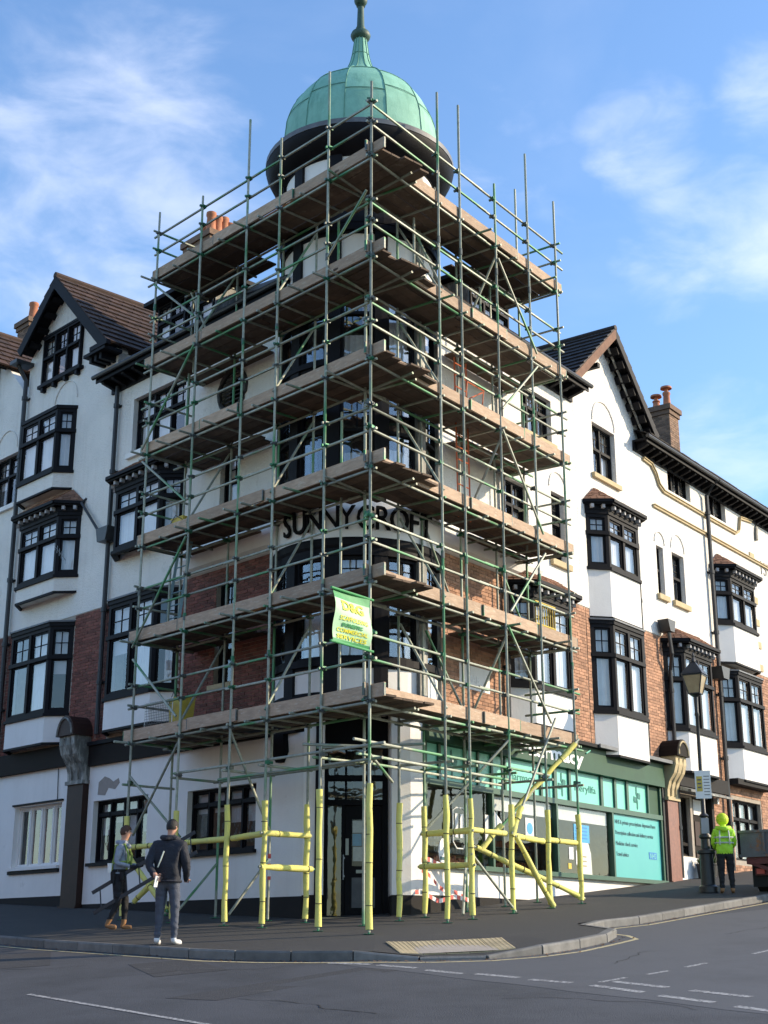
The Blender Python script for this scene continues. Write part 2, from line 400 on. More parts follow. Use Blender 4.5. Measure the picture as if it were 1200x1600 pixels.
AL, AR = R(46.513), R(53.742)
dL, nL = Vector((-math.cos(AL), math.sin(AL))), Vector((-math.sin(AL), -math.cos(AL)))
dR, nR = Vector((math.cos(AR), math.sin(AR))), Vector((math.sin(AR), -math.cos(AR)))
W = 1.55                                 # wall line behind the scaffold's outer line
FL = Frame(nL * -W, dL, nL); FR = Frame(nR * -W, dR, nR)
SL = Frame((0, 0), dL, nL); SR = Frame((0, 0), dR, nR)   # scaffold lines
XY = Frame((0, 0), (1, 0), (0, 1))
def gz(x, y):
    a = .0185 * x if x > 0 else .038 * x
    yy = y if y < 22 else 22 + (y - 22) * .6
    return a + .0954 * yy

def dk(x, y):
    return .085 * math.exp(-((x - 1.2) / .95) ** 4) * min(1, max(0, (-y - .9) / 1.3))

def text_mesh(txt, size, ext=.01, bold=0.0):
    cu = bpy.data.curves.new('t', 'FONT'); cu.body = txt; cu.size = size; cu.extrude = ext; cu.offset = bold
    cu.align_x = 'LEFT'; cu.resolution_u = 3
    ob = bpy.data.objects.new('t', cu); COL.objects.link(ob)
    dg = bpy.context.evaluated_depsgraph_get()
    me = bpy.data.meshes.new_from_object(ob.evaluated_get(dg))
    bpy.data.objects.remove(ob); bpy.data.curves.remove(cu)
    return [v.co.copy() for v in me.vertices], [tuple(p.vertices) for p in me.polygons], me
def text_on(fr, txt, u, o, z, size, m, parent, name='lettering', sign=1, ext=.006, width=None, bold=0.0, italic=0, **kw):
    vs_, fs, me = text_mesh(txt, size, ext, bold); bpy.data.meshes.remove(me)
    k = 1.0
    if width: k = width / max(v.x for v in vs_)
    b = MB(); b.add([fr.P(u + sign * v.x * k, o + v.z, z + v.y) for v in vs_], fs)
    return b.build(name, m, parent, **kw)

# walls ---------------------------------------------------------------
def wall(fr, outer, holes, m, parent, name='wall', o=0.0, depth=.26, **kw):
    loops = [[Vector((a, b, 0)) for a, b in outer]] + [[Vector((a, b, 0)) for a, b in h] for h in holes]
    tri = tessellate_polygon(loops)
    flat = [v for l in loops for v in l]
    b = MB(); b.add([fr.P(v.x, o, v.y) for v in flat], [tuple(t) for t in tri])
    for l in loops:
        n = len(l)
        b.add([fr.P(v.x, o, v.y) for v in l] + [fr.P(v.x, o - depth, v.y) for v in l], [(i, (i + 1) % n, n + (i + 1) % n, n + i) for i in range(n)])
    return b.build(name, m, parent, **kw)
def rect(u0, u1, z0, z1): return [(u0, z0), (u1, z0), (u1, z1), (u0, z1)]
def circle(u, z, r, n=20): return [(u + r * math.cos(2 * PI * i / n), z + r * math.sin(2 * PI * i / n)) for i in range(n)]

unit_brick = None
def brick_mesh():
    b = MB(); b.box(XY, -.5, .5, -.5, .5, -.5, .5)
    return b
BRM = {}
def bricks(fr, parent, rects, holes, m, near, budget, o=.0):
    """courses of bricks over rects minus holes; nearest ones single parts, rest joined"""
    if m not in BRM:
        b = MB(); b.box(XY, -.5, .5, -.5, .5, -.5, .5); BRM[m] = b.mesh('brick', [m])
    allb = []
    for (u0, u1, z0, z1) in rects:
        nz = int(round((z1 - z0) / .075)); cz = (z1 - z0) / nz
        for j in range(nz):
            za = z0 + j * cz; zb = za + cz
            ivs = [(u0, u1)]
            for (a, b2, c, d) in holes:
                if c < zb - .01 and d > za + .01:
                    nv = []
                    for (p, q) in ivs:
                        if a > p: nv.append((p, min(q, a)))
                        if b2 < q: nv.append((max(p, b2), q))
                    ivs = [(p, q) for p, q in nv if q - p > .03]
            for (p, q) in ivs:
                k = math.floor(p / .225) - 1
                while True:
                    s_ = k * .225 + (.1125 if j % 2 else 0); e = s_ + .225; k += 1
                    if s_ > q: break
                    s2, e2 = max(s_, p), min(e, q)
                    if e2 - s2 < .05: continue
                    allb.append((s2 + .005, e2 - .005, za + .005, zb - .005))
    allb.sort(key=lambda t: abs((t[0] + t[1]) / 2 - near) + .02 * abs(t[2] - 4))
    rot = (0, 0, fr.ang())
    for t in allb[:budget]:
        pr = random.uniform(-.004, .004)
        ob = place(BRM[m], 'brick', fr.P((t[0] + t[1]) / 2, o - .03 + pr, (t[2] + t[3]) / 2), parent, rot=rot)
        ob.scale = (t[1] - t[0], .06, t[3] - t[2])
    b = MB()
    for t in allb[budget:]:
        pr = random.uniform(-.004, .004)
        b.box(fr, t[0], t[1], o - .04, o + pr, t[2], t[3], 0, random.uniform(.01, .99))
    b.build('brickwork', [m], parent, kind='stuff')
    return len(allb)

def window(B, panes, curt, fr, u0, u1, z0, z1, o=-.06, n=2, tz=None, bars=(2, 2), lbars=(1, 1), fw=.05, mw=.065, deep=.09, cur='net', sash=.028):
    """frame boxes into B; panes and curtains appended as (fr, rect, o)"""
    a, c = o - deep / 2, o + deep / 2
    B.box(fr, u0, u0 + fw, a, c, z0, z1); B.box(fr, u1 - fw, u1, a, c, z0, z1)
    B.box(fr, u0 + fw, u1 - fw, a, c, z1 - fw, z1); B.box(fr, u0 + fw, u1 - fw, a, c, z0, z0 + fw)
    iu0, iu1 = u0 + fw, u1 - fw
    lw = (iu1 - iu0 - mw * (n - 1)) / n
    for i in range(n):
        a0 = iu0 + i * (lw + mw); a1 = a0 + lw
        if i: B.box(fr, a0 - mw, a0, a, c + .01, z0 + fw, z1 - fw)
        rows = [(z0 + fw, z1 - fw, lbars)] if tz is None else [(z0 + fw, tz - .035, lbars), (tz + .035, z1 - fw, bars)]
        if tz is not None: B.box(fr, a0, a1, a, c + .02, tz - .035, tz + .035)
        for k, (b0, b1, (nc, nr)) in enumerate(rows):
            oo = o - .01
            B.box(fr, a0, a0 + sash, oo - .02, oo + .02, b0, b1); B.box(fr, a1 - sash, a1, oo - .02, oo + .02, b0, b1)
            B.box(fr, a0 + sash, a1 - sash, oo - .02, oo + .02, b0, b0 + sash); B.box(fr, a0 + sash, a1 - sash, oo - .02, oo + .02, b1 - sash, b1)
            for x in range(1, nc):
                cx = a0 + (a1 - a0) * x / nc; B.box(fr, cx - .011, cx + .011, oo - .012, oo + .012, b0 + sash, b1 - sash)
            for y in range(1, nr):
                cz = b0 + (b1 - b0) * y / nr; B.box(fr, a0 + sash, a1 - sash, oo - .014, oo + .010, cz - .011, cz + .011)
            panes.append((fr, a0 + sash, a1 - sash, b0 + sash, b1 - sash, oo))
        if cur: curt.append((fr, a0, a1, z0 + fw, z1 - fw, o - .09, cur, i, n))
def finish(panes, curt, parent, glass='glass'):
    for (fr, a0, a1, b0, b1, o) in panes:
        t = random.uniform(-.006, .006)
        b = MB(); P = fr.P
        b.add([P(a0, o + t, b0), P(a1, o - t, b0), P(a1, o - t, b1), P(a0, o + t, b1)], [(0, 1, 2, 3)])
        b.build('pane', glass, parent)
    for (fr, a0, a1, b0, b1, o, kind, i, n) in curt:
        k = kind
        if kind == 'mix': k = random.choice(['net', 'net', 'drape', 'blind', 'none'])
        if k == 'none': continue
        m = {'net': 'curtain_net', 'drape': 'curtain_net', 'blind': 'blind_grey', 'warm': 'curtain_warm'}[k]
        if k in ('drape', 'warm'):
            w = (a1 - a0) * random.uniform(.35, .6)
            spans = [(a0, a0 + w)] if i % 2 == 0 else [(a1 - w, a1)]
        else: spans = [(a0, a1)]
        if k == 'blind': b0 = b1 - (b1 - b0) * random.choice([.35, .55, .8])
        b = MB()
        for (s0, s1) in spans:
            seg = 2 if k == 'blind' else max(6, int((s1 - s0) / .035)); amp = 0 if k == 'blind' else .016
            vs_ = []; ph = random.random() * 6
            for q in range(seg + 1):
                uu = s0 + (s1 - s0) * q / seg; oo = o + amp * math.sin(q * 1.9 + ph) + random.uniform(-.004, .004) * (amp > 0)
                vs_ += [fr.P(uu, oo, b0), fr.P(uu, oo, b1)]
            b.add(vs_, [(2 * q, 2 * q + 2, 2 * q + 3, 2 * q + 1) for q in range(seg)])
        b.build('curtain' if k != 'blind' else 'blind', m, parent)
def simple_window(fr, u0, u1, z0, z1, parent, o=-.17, frame='black_timber', sill=None, name='window', glass='glass', **kw):
    B = MB(); panes, curt = [], []
    window(B, panes, curt, fr, u0, u1, z0, z1, o=o, **kw)
    w = B.build(name, frame, parent)
    finish(panes, curt, w, glass)
    if sill:
        m, h, e = sill
        b = MB(); b.box(fr, u0 - e, u1 + e, .001, .09, z0 - h, z0 - .002); b.box(fr, u0, u1, -.2, .0, z0 - h, z0 - .001); b.build('sill', m, w)
    return w

def tiled(name, m, parent, p0, p1, q1, q0, gauge=.16, width=.24, lift=.022):
    """tile courses on a quad: p0-p1 lower edge, q0-q1 upper edge; joined"""
    p0, p1, q0, q1 = map(Vector, (p0, p1, q0, q1))
    h = ((q0 - p0).length + (q1 - p1).length) / 2
    nc = max(2, int(h / gauge)); nrm = (p1 - p0).cross(q0 - p0 + (q1 - p1)).normalized()
    if nrm.z < 0: nrm = -nrm
    b = MB()
    b.add([p0 - nrm * .03, p1 - nrm * .03, q1 - nrm * .03, q0 - nrm * .03], [(0, 1, 2, 3)])
    for j in range(nc):
        t0, t1 = j / nc, min(1, (j + 1.25) / nc)
        a0, a1 = p0.lerp(q0, t0), p1.lerp(q1, t0); b0, b1 = p0.lerp(q0, t1), p1.lerp(q1, t1)
        L_ = (a1 - a0).length; nt = max(1, int(L_ / width)); off = .5 if j % 2 else 0
        k = -off
        while k < nt:
            s0, s1 = max(0, k / nt) , min(1, (k + 1) / nt)
            if s1 > s0 + 1e-4:
                g = .01 / max(L_, .1)
                lf = nrm * (lift + random.uniform(-.006, .008)); 
                A, B_ = a0.lerp(a1, s0 + g), a0.lerp(a1, s1 - g); C, D = b0.lerp(b1, s1 - g), b0.lerp(b1, s0 + g)
                b.add([A, B_, C, D, A + lf, B_ + lf, C + nrm * .004, D + nrm * .004], [(4, 5, 6, 7), (0, 1, 5, 4), (0, 3, 7, 4), (1, 2, 6, 5)], 0, random.uniform(.01, .99))
            k += 1
    return b.build(name, m, parent, kind='stuff')

# ------------------------------------------------------------------ bays
def outline(u0, u1, c, o): return [(u0, 0), (u0 + c, o), (u1 - c, o), (u1, 0)]
def bay(fr, parent, u0, u1, z0, z1, c=.42, o=.38, panel=None, tz=.36, front=2, roof=None, cur='mix', name='bay_window', panel_mat='white_paint', timber='black_timber', flash=True, label=None, side_bars=(2, 2)):
    """canted bay: windows z0..z1, white apron panel z from panel to z0, roof='tile' or None"""
    pts = outline(u0, u1, c, o)
    B = MB(); panes, curt = [], []
    zt = z1 - (z1 - z0) * tz
    for i in range(3):
        (a, b_), (e, f) = pts[i], pts[i + 1]
        fs, l = fr.sub(a, b_, e, f)
        window(B, panes, curt, fs, 0, l, z0, z1, o=-.045, n=1 if i != 1 else front, tz=zt, bars=side_bars if i != 1 else (2, 2), cur=cur, fw=.085, mw=.1, sash=.045)
        # sill and transom nosing
        B.box(fs, -.02, l + .02, -.09, .05, z0 - .07, z0); B.box(fs, -.01, l + .01, 0.001, .035, zt - .045, zt + .045)
        B.box(fs, -.02, l + .02, -.09, .03, z1, z1 + .09)
    root = B.build(name, timber, parent, **({'label': label} if label else {}))
    finish(panes, curt, root)
    if panel is not None:
        b = MB()
        n = len(pts); v = [fr.P(a, q * .98, panel) for a, q in pts] + [fr.P(a, q * .98, z0 - .071) for a, q in pts]
        b.add(v, [(i, i + 1, n + i + 1, n + i) for i in range(3)] + [(0, 1, 2, 3)])
        b.build('apron_panel', panel_mat, root)
        b = MB()
        for i in range(3):
            (a, b_), (e, f) = pts[i], pts[i + 1]; fs, l = fr.sub(a, b_, e, f)
            b.box(fs, 0, l, -.06, .012, panel - .05, panel)
        b.build('apron_trim', timber, root)
    if roof == 'tile':
        oh = .2
        e = [(u0 - oh * .5, 0), (u0 + c - oh * .5, o + oh), (u1 - c + oh * .5, o + oh), (u1 + oh * .5, 0)]
        b = MB(); k = MB()
        zc = z1 + .09
        for i in range(3):
            fs, l = fr.sub(*e[i], *e[i + 1])
            b.box(fs, -.0, l, -.16, 0, zc + .12, zc + .19); b.box(fs, 0, l, -.012, .05, zc + .16, zc + .235)
            fs2, l2 = fr.sub(*pts[i], *pts[i + 1])
            b.box(fs2, -.02, l2 + .02, -.05, .045, zc + .001, zc + .119)
            nb = max(2, int(l2 / .24))
            for q in range(nb):
                uu = (q + .5) * l2 / nb
                k.box(fs2, uu - .035, uu + .035, .046, .15, zc + .03, zc + .118)
        b.build('cornice', timber, root); k.build('dentils', 'blind_grey', root)
        zr = zc + .235
        lo = [fr.P(a, q, zr) for a, q in e]; hi0, hi1 = fr.P(u0 + c * 1.0, 0.02, zr + .42), fr.P(u1 - c * 1.0, 0.02, zr + .42)
        bb = MB()
        tiled('roof_tiles', 'bay_tile', root, lo[1], lo[2], hi1, hi0, .09, .16, .016)
        tiled('roof_tiles', 'bay_tile', root, lo[0], lo[1], hi0, hi0 + (lo[1] - lo[0]) * .02, .09, .16, .016)
        tiled('roof_tiles', 'bay_tile', root, lo[2], lo[3], hi1 + (lo[3] - lo[2]) * .02, hi1, .09, .16, .016)
        soff = MB(); soff.add([fr.P(a, q, zc + .125) for a, q in e], [(0, 1, 2, 3)]); soff.build('soffit', timber, root)
    elif flash:
        b = MB()
        for i in range(3):
            (a, b_), (e, f) = pts[i], pts[i + 1]; fs, l = fr.sub(a, b_, e, f)
            b.box(fs, -.03, l + .03, -.1, .06, z1 + .09, z1 + .13)
        b.build('lead_flashing', 'lead', root)
    return root
def eaves(fr, parent, u0, u1, z, o=.5, step=.42, name='eaves', gutter=True):
    b = MB(); b.box(fr, u0, u1, 0, o, z, z + .05); b.box(fr, u0, u1, o - .03, o, z - .06, z + .12)
    b.box(fr, u0, u1, .0, .05, z - .22, z - .001)
    root = b.build(name, 'black_timber', parent)
    n = int((u1 - u0) / step)
    bm = None
    for i in range(n):
        u = u0 + (i + .5) * (u1 - u0) / n
        k = MB(); k.prism(Frame(fr.P(u, 0, 0).xy, fr.no, fr.du), [(.051, z - .2), (.2, z - .16), (o - .06, z - .1), (o - .04, z - .002), (.051, z - .002)], -.05, .05)
        if bm is None:
            p0 = fr.P(u, 0, z); bm = k.mesh('eaves_bracket', ['black_timber'], p0)
        place(bm, 'eaves_bracket', fr.P(u, 0, z), root)
    if gutter:
        g = MB(); g.tube([fr.P(u0 - .05, o + .055, z + .08), fr.P(u1 + .05, o + .055, z + .08)], .055, 8); g.build('gutter', 'iron_black', root)
    return root
def pipe(fr, parent, pts, r=.05, name='drainpipe'):
    b = MB(); b.tube([fr.P(*p) for p in pts], r, 8)
    for i in range(len(pts) - 1):
        (u, o, z), (u2, o2, z2) = pts[i], pts[i + 1]
        if abs(z - z2) > 1.5:
            n = int(abs(z - z2) / 1.8)
            for k in range(n + 1):
                t = (k + .3) / (n + 1); p = Vector((u + (u2 - u) * t, o + (o2 - o) * t, z + (z2 - z) * t))
                b.tube([fr.P(p.x, p.y, p.z - .05), fr.P(p.x, p.y, p.z + .05)], r * 1.35, 8)
                b.box(fr, p.x - .09, p.x + .09, 0.0, .03, p.z - .025, p.z + .025)
    return b.build(name, 'iron_black', parent, smooth=False)
def arch(fr, parent, u, z, r, o=.012, m='roughcast', w=.035):
    b = MB(); pts = [fr.P(u + r * math.cos(a), o, z + r * math.sin(a) * 1.05) for a in [PI * i / 16 for i in range(17)]]
    b.tube(pts, w / 2, 6); b.build('blind_arch', m, parent)
def pilaster(fr, parent, u0, u1, z0, z1, m, cap='stone'):
    b = MB(); b.box(fr, u0, u1, -.05, .14, z0 + .3, z1 - .75); b.box(fr, u0 - .03, u1 + .03, -.05, .18, z0, z0 + .3)
    root = b.build('pilaster', m, parent)
    b = MB()
    # scrolled console: s-curved block topped by an arched cap
    cc = Frame(fr.P(u0, 0, 0).xy, fr.no, fr.du); wdt = u1 - u0
    prof = [(0, z1 - .75), (.15, z1 - .75), (.16, z1 - .55), (.22, z1 - .35), (.36, z1 - .15), (.42, z1 + .05), (.42, z1 + .25), (0, z1 + .25)]
    b.prism(cc, prof, 0.0, wdt)
    b.box(fr, u0 - .04, u1 + .04, .0, .19, z1 - .8, z1 - .72)
    b.build('console', cap, root)
    b = MB()
    um = (u0 + u1) / 2; rr = wdt / 2 + .05
    b.prism(fr, [(um + rr * math.cos(a), z1 + .251 + rr * 1.2 * math.sin(a)) for a in [PI * i / 10 for i in range(11)]], 0, .5)
    b.build('console_cap', 'brown_pilaster' if cap != 'stone' else 'fascia_brown', root)
    b = MB()
    b.tube([fr.P(um + rr * .8 * math.cos(a), .51, z1 + .28 + rr * .95 * math.sin(a)) for a in [PI * i / 10 for i in range(11)]], .025, 6)
    for k in (.3, .7):
        b.tube([fr.P(u0 + wdt * k, .17, z1 - .7), fr.P(u0 + wdt * k, .2, z1 - .42), fr.P(u0 + wdt * k, .38, z1 - .1), fr.P(u0 + wdt * k, .435, z1 + .2)], .02, 6)
    b.build('console_moulding', cap, root)
    return root

# ================================================================== SETTING: ground
def sheet(name, xs, ys, dz, m, **kw):
    b = MB(); nx, ny = len(xs), len(ys)
    b.add([(x, y, gz(x, y) + dz) for y in ys for x in xs], [(j * nx + i, j * nx + i + 1, (j + 1) * nx + i + 1, (j + 1) * nx + i) for j in range(ny - 1) for i in range(nx - 1)])
    return b.build(name, m, None, **kw)
xs = [-500, -200, -90, -50] + [-40 + 2 * i for i in range(41)] + [50, 90, 200, 500]
ys = [-500, -200, -90, -50] + [-40 + 2 * i for i in range(41)] + [50, 90, 200, 500]
road = sheet('road', xs, ys, -.12, 'asphalt', kind='structure')
# kerb line, left street -> corner -> right street
def Lp(u, w): p = dL * u - nL * w; return (p.x, p.y)
def Rp(u, w): p = dR * u - nR * w; return (p.x, p.y)
kerb = [Lp(45, -2.9), Lp(25, -2.9), Lp(15, -2.9), Lp(8, -2.9), Lp(4.5, -2.9), (-2.16, -1.5), (-1.4, -1.95), (-.65, -2.25), (.1, -2.45), (.9, -2.6), (1.6, -2.55), (2.2, -2.25), (2.75, -1.75), (3.3, -.95), (3.78, -.2), (3.74, .15), (3.42, .75), (3.4, 1.15), (3.75, 1.65), Rp(4.5, -2.27), Rp(8, -2.27), Rp(15, -2.27), Rp(25, -2.27), Rp(45, -2.27)]
def resample(pts, step):
    out = [Vector(pts[0])]
    for a, b_ in zip(pts, pts[1:]):
        a, b_ = Vector(a), Vector(b_); n = max(1, int((b_ - a).length / step))
        out += [a.lerp(b_, k / n) for k in range(1, n + 1)]
    return out
kp = resample(kerb, .45)
b = MB(); M = 16
inner_pts = []
for p in kp:
    # the point on the building line reached from this kerb point
    q = Vector((-.15, 4.6)) if False else None
    uL, uR = p.dot(dL), p.dot(dR)
    if p.x < -.2: t = Vector(Lp(max(uL, 3.2), 2.2))
    else: t = Vector(Rp(max(uR, 3.2), 2.2))
    inner_pts.append(t)
for p, t in zip(kp, inner_pts):
    d = (t - p).normalized()
    for k in range(M + 1):
        q = (p + d * .06).lerp(t, k / M); b.v.append(Vector((q.x, q.y, gz(q.x, q.y) + .001 - dk(q.x, q.y))))
for i in range(len(kp) - 1):
    for k in range(M):
        b.f.append([i * (M + 1) + k, (i + 1) * (M + 1) + k, (i + 1) * (M + 1) + k + 1, i * (M + 1) + k + 1]); b.m.append(0); b.var.append(0)
pav = b.build('pavement', 'pavement_asphalt', None, kind='structure')
# kerb stones, each its own piece
kroot = one('kerb', 'mortar', None, lambda b: [b.tube([(p.x, p.y, gz(p.x, p.y) - .2) for p in kp], .05, 4)], kind='structure')
cum = [0]
for a, c in zip(kp, kp[1:]): cum.append(cum[-1] + (c - a).length)
def at(s):
    for i in range(len(kp) - 1):
        if cum[i + 1] >= s:
            t = (s - cum[i]) / (cum[i + 1] - cum[i]); return kp[i].lerp(kp[i + 1], t)
    return kp[-1]
s = 27.0
while s < cum[-1] - 27:
    a, c = at(s + .006), at(s + .9 - .006)
    s += .9
    d = (c - a).normalized(); nrm = Vector((d.y, -d.x))       # outward (towards the road)
    k = MB()
    z0a, z0c = gz(a.x, a.y) + .006 - dk(a.x, a.y), gz(c.x, c.y) + .006 - dk(c.x, c.y)
    i1, i2 = a - nrm * .07, c - nrm * .07; o1, o2 = a + nrm * .07, c + nrm * .07
    t1, t2 = a + nrm * .055, c + nrm * .055
    k.add([(i1.x, i1.y, z0a - .3), (o1.x, o1.y, z0a - .3), (o1.x, o1.y, z0a - .025), (t1.x, t1.y, z0a), (i1.x, i1.y, z0a),
           (i2.x, i2.y, z0c - .3), (o2.x, o2.y, z0c - .3), (o2.x, o2.y, z0c - .025), (t2.x, t2.y, z0c), (i2.x, i2.y, z0c)],
          [(0, 1, 6, 5), (1, 2, 7, 6), (2, 3, 8, 7), (3, 4, 9, 8), (0, 4, 3, 2, 1), (5, 6, 7, 8, 9)])
    k.build('kerb_stone', 'kerb_stone', kroot)
# the side road's own, paler and smoother surfacing
d0 = Vector((5.0, -9.0)) - Vector((-.6, -2.45)); d0 = d0.normalized(); n0_ = Vector((-d0.y, d0.x)); b = MB()
N1, N2 = 60, 40
for j in range(N2 + 1):
    for i in range(N1 + 1):
        q = Vector((-.9, -2.2)) + d0 * (i * .5) + n0_ * (j * 1.0) + n0_ * (.03 * math.sin(i * 1.7) if j == 0 else 0)
        b.v.append(Vector((q.x, q.y, gz(q.x, q.y) - .12 + .0025)))
for j in range(N2):
    for i in range(N1): b.f.append([j * (N1 + 1) + i, j * (N1 + 1) + i + 1, (j + 1) * (N1 + 1) + i + 1, (j + 1) * (N1 + 1) + i]); b.m.append(0); b.var.append(0)
b.build('side_road', 'asphalt_pale', None, kind='structure')
# tactile paving: blistered slabs at the dropped kerb
tq = [Vector((.25, -1.3)), Vector((1.95, -1.05)), Vector((2.05, -2.15)), Vector((.45, -2.38))]
troot = one('tactile_paving', 'mortar', None, lambda b: b.add([(p.x, p.y, gz(p.x, p.y) - dk(p.x, p.y) + .0) for p in tq], [(0, 1, 2, 3)]), kind='structure')
nu, nv = 5, 3
for i in range(nu):
    for j in range(nv):
        def tp(a, c):
            q = tq[0].lerp(tq[1], a).lerp(tq[3].lerp(tq[2], a), c); return (q.x, q.y, gz(q.x, q.y) - dk(q.x, q.y) + .008)
        g = .012
        c4 = [tp((i + g) / nu, (j + g) / nv), tp((i + 1 - g) / nu, (j + g) / nv), tp((i + 1 - g) / nu, (j + 1 - g) / nv), tp((i + g) / nu, (j + 1 - g) / nv)]
        k = MB(); k.hexa([(x, y, z + .001) for x, y, z in c4] + [(x, y, z + .014) for x, y, z in c4])
        sl = k.build('tactile_slab', 'tactile', troot)
        k = MB()
        for p in range(5):
            for q in range(5):
                c0 = Vector(tp((i + (p + .5) / 5) / nu, (j + (q + .5) / 5) / nv))
                vs_ = [c0 + Vector((.018 * math.cos(t * PI / 3), .018 * math.sin(t * PI / 3), .014)) for t in range(6)]
                vt = [c0 + Vector((.011 * math.cos(t * PI / 3), .011 * math.sin(t * PI / 3), .022)) for t in range(6)]
                k.add(vs_ + vt, [(6, 7, 8, 9, 10, 11)] + [(t, (t + 1) % 6, 6 + (t + 1) % 6, 6 + t) for t in range(6)])
        k.build('blisters', 'tactile', sl)
# road markings
def strip(name, a, c, w, m, n=1):
    a, c = Vector(a), Vector(c); d = (c - a).normalized(); nr = Vector((-d.y, d.x)) * w / 2
    b = MB(); k = max(1, int((c - a).length / .5))
    for i in range(k + 1):
        p = a.lerp(c, i / k)
        for q in (p - nr, p + nr): b.v.append(Vector((q.x, q.y, gz(q.x, q.y) - .12 + .005)))
    for i in range(k): b.f.append([2 * i, 2 * i + 2, 2 * i + 3, 2 * i + 1]); b.m.append(0); b.var.append(0)
    return b.build(name, m, road)
for a, c in [([-0.51, -2.62], [0.06, -2.96]), ([0.15, -3.06], [0.64, -3.48]), ([0.76, -3.71], [1.19, -4.18]), ([1.37, -4.21], [1.84, -4.67]), ([1.96, -4.87], [2.4, -5.24]), ([2.6, -5.5], [3.06, -6.16]), ([2.9, -5.2], [3.4, -5.8]), ([3.18, -6.44], [3.63, -7.03]), ([3.6, -6.08], [4.1, -6.68]), ([3.78, -7.33], [4.2, -7.9]), ([4.3, -6.95], [4.8, -7.6])]:
    strip('give_way_dash', a, c, .13, 'white_line')
for a, c in [([2.72, -5.25], [3.1, -4.86]), ([3.4, -4.6], [3.72, -4.28]), ([4.0, -3.95], [4.35, -3.55]), ([5.2, -2.6], [5.6, -2.1])]:
    strip('centre_dash', a, c, .07, 'white_line')
strip('centre_line', (-4.01, -4.68), (-1.2, -8.0), .075, 'white_line')
for cx, cy, w_, l_, a_ in ((-2.6, -2.4, .5, .9, .4), (-.9, -4.6, .35, 1.6, -.75), (-5.2, -.6, .5, 1.1, .2)):      # reinstated strips of darker tarmac
    b = MB(); c_, s__ = math.cos(a_), math.sin(a_)
    b.add([(cx + x * c_ - y * s__, cy + x * s__ + y * c_, gz(cx + x * c_ - y * s__, cy + x * s__ + y * c_) - .1165) for x, y in ((-w_, -l_), (w_, -l_ * .9), (w_ * .9, l_), (-w_ * .9, l_ * .95))], [(0, 1, 2, 3)]); b.build('tarmac_patch', 'patch', road)
b = MB()
yl = []
for i, p in enumerate(kp):
    d = (kp[min(i + 1, len(kp) - 1)] - kp[max(i - 1, 0)]).normalized(); nrm = Vector((d.y, -d.x))
    yl.append((p + nrm * .24, p + nrm * .32))
for i, (p, q) in enumerate(yl):
    for r_ in (p, q): b.v.append(Vector((r_.x, r_.y, gz(r_.x, r_.y) - .115)))
for i in range(len(yl) - 1): b.f.append([2 * i, 2 * i + 2, 2 * i + 3, 2 * i + 1]); b.m.append(0); b.var.append(0)
b.build('kerb_line', 'yellow_line', road)
random.seed(21)
for (cx, cy, ang, ln) in ((-3.5, -3.2, .3, 3.0), (-1.4, -5.8, -.9, 2.4), (1.5, -6.4, -.5, 2.6), (3.2, -3.4, .9, 2.2), (5.5, .2, 1.1, 3.0), (-5.6, -1.6, -.2, 2.0)):      # cracks in the tarmac
    b = MB(); p = Vector((cx, cy)); a_ = ang; pts = []
    for _ in range(int(ln / .12)):
        pts.append(p.copy()); a_ += random.uniform(-.5, .5) + (ang - a_) * .3; p = p + Vector((math.cos(a_), math.sin(a_))) * .12
    for i, q in enumerate(pts):
        w_ = random.uniform(.004, .012)
        for e_ in (-1, 1): b.v.append(Vector((q.x - math.sin(ang) * w_ * e_, q.y + math.cos(ang) * w_ * e_, gz(q.x, q.y) - .115)))
    for i in range(len(pts) - 1): b.f.append([2 * i, 2 * i + 2, 2 * i + 3, 2 * i + 1]); b.m.append(0); b.var.append(0)
    b.build('crack', 'dark_gap', road)
b = MB()    # litter of dead leaves and grit in the gutter
for _ in range(900):
    sdist = random.uniform(cum[-1] * .36, cum[-1] * .72); p = at(sdist); q = at(min(sdist + .1, cum[-1])); d = (q - p).normalized() if (q - p).length > 0 else Vector((1, 0))
    nrm = Vector((d.y, -d.x)); r_ = p + nrm * (.09 + abs(random.gauss(0, .09))); z = gz(r_.x, r_.y) - .115; e = random.uniform(.008, .03); a = random.random() * 6
    b.add([(r_.x + e * math.cos(a), r_.y + e * math.sin(a), z + .004), (r_.x + e * math.cos(a + 2.1), r_.y + e * math.sin(a + 2.1), z + .012), (r_.x + e * math.cos(a + 4.2), r_.y + e * math.sin(a + 4.2), z + .004)], [(0, 1, 2)])
b.build('gutter_leaves', 'tan_boot', None, kind='stuff')

# ================================================================== BUILDINGS
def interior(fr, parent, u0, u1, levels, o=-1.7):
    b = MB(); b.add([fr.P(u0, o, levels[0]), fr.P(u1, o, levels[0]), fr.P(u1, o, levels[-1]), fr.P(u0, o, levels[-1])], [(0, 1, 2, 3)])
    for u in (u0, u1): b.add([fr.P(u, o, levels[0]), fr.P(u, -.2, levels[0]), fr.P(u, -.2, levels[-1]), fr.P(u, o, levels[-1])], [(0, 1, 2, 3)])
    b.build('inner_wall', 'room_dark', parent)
    b = MB()
    for z in levels: b.box(fr, u0, u1, o, -.21, z - .1, z)
    b.build('ceiling', 'blind_grey', parent)

# ---- corner building ------------------------------------------------
CB = thing('corner_building', 'white roughcast corner building behind the scaffolding, with red brick band and round domed turret', 'building', (-.15, 4.0, .3))
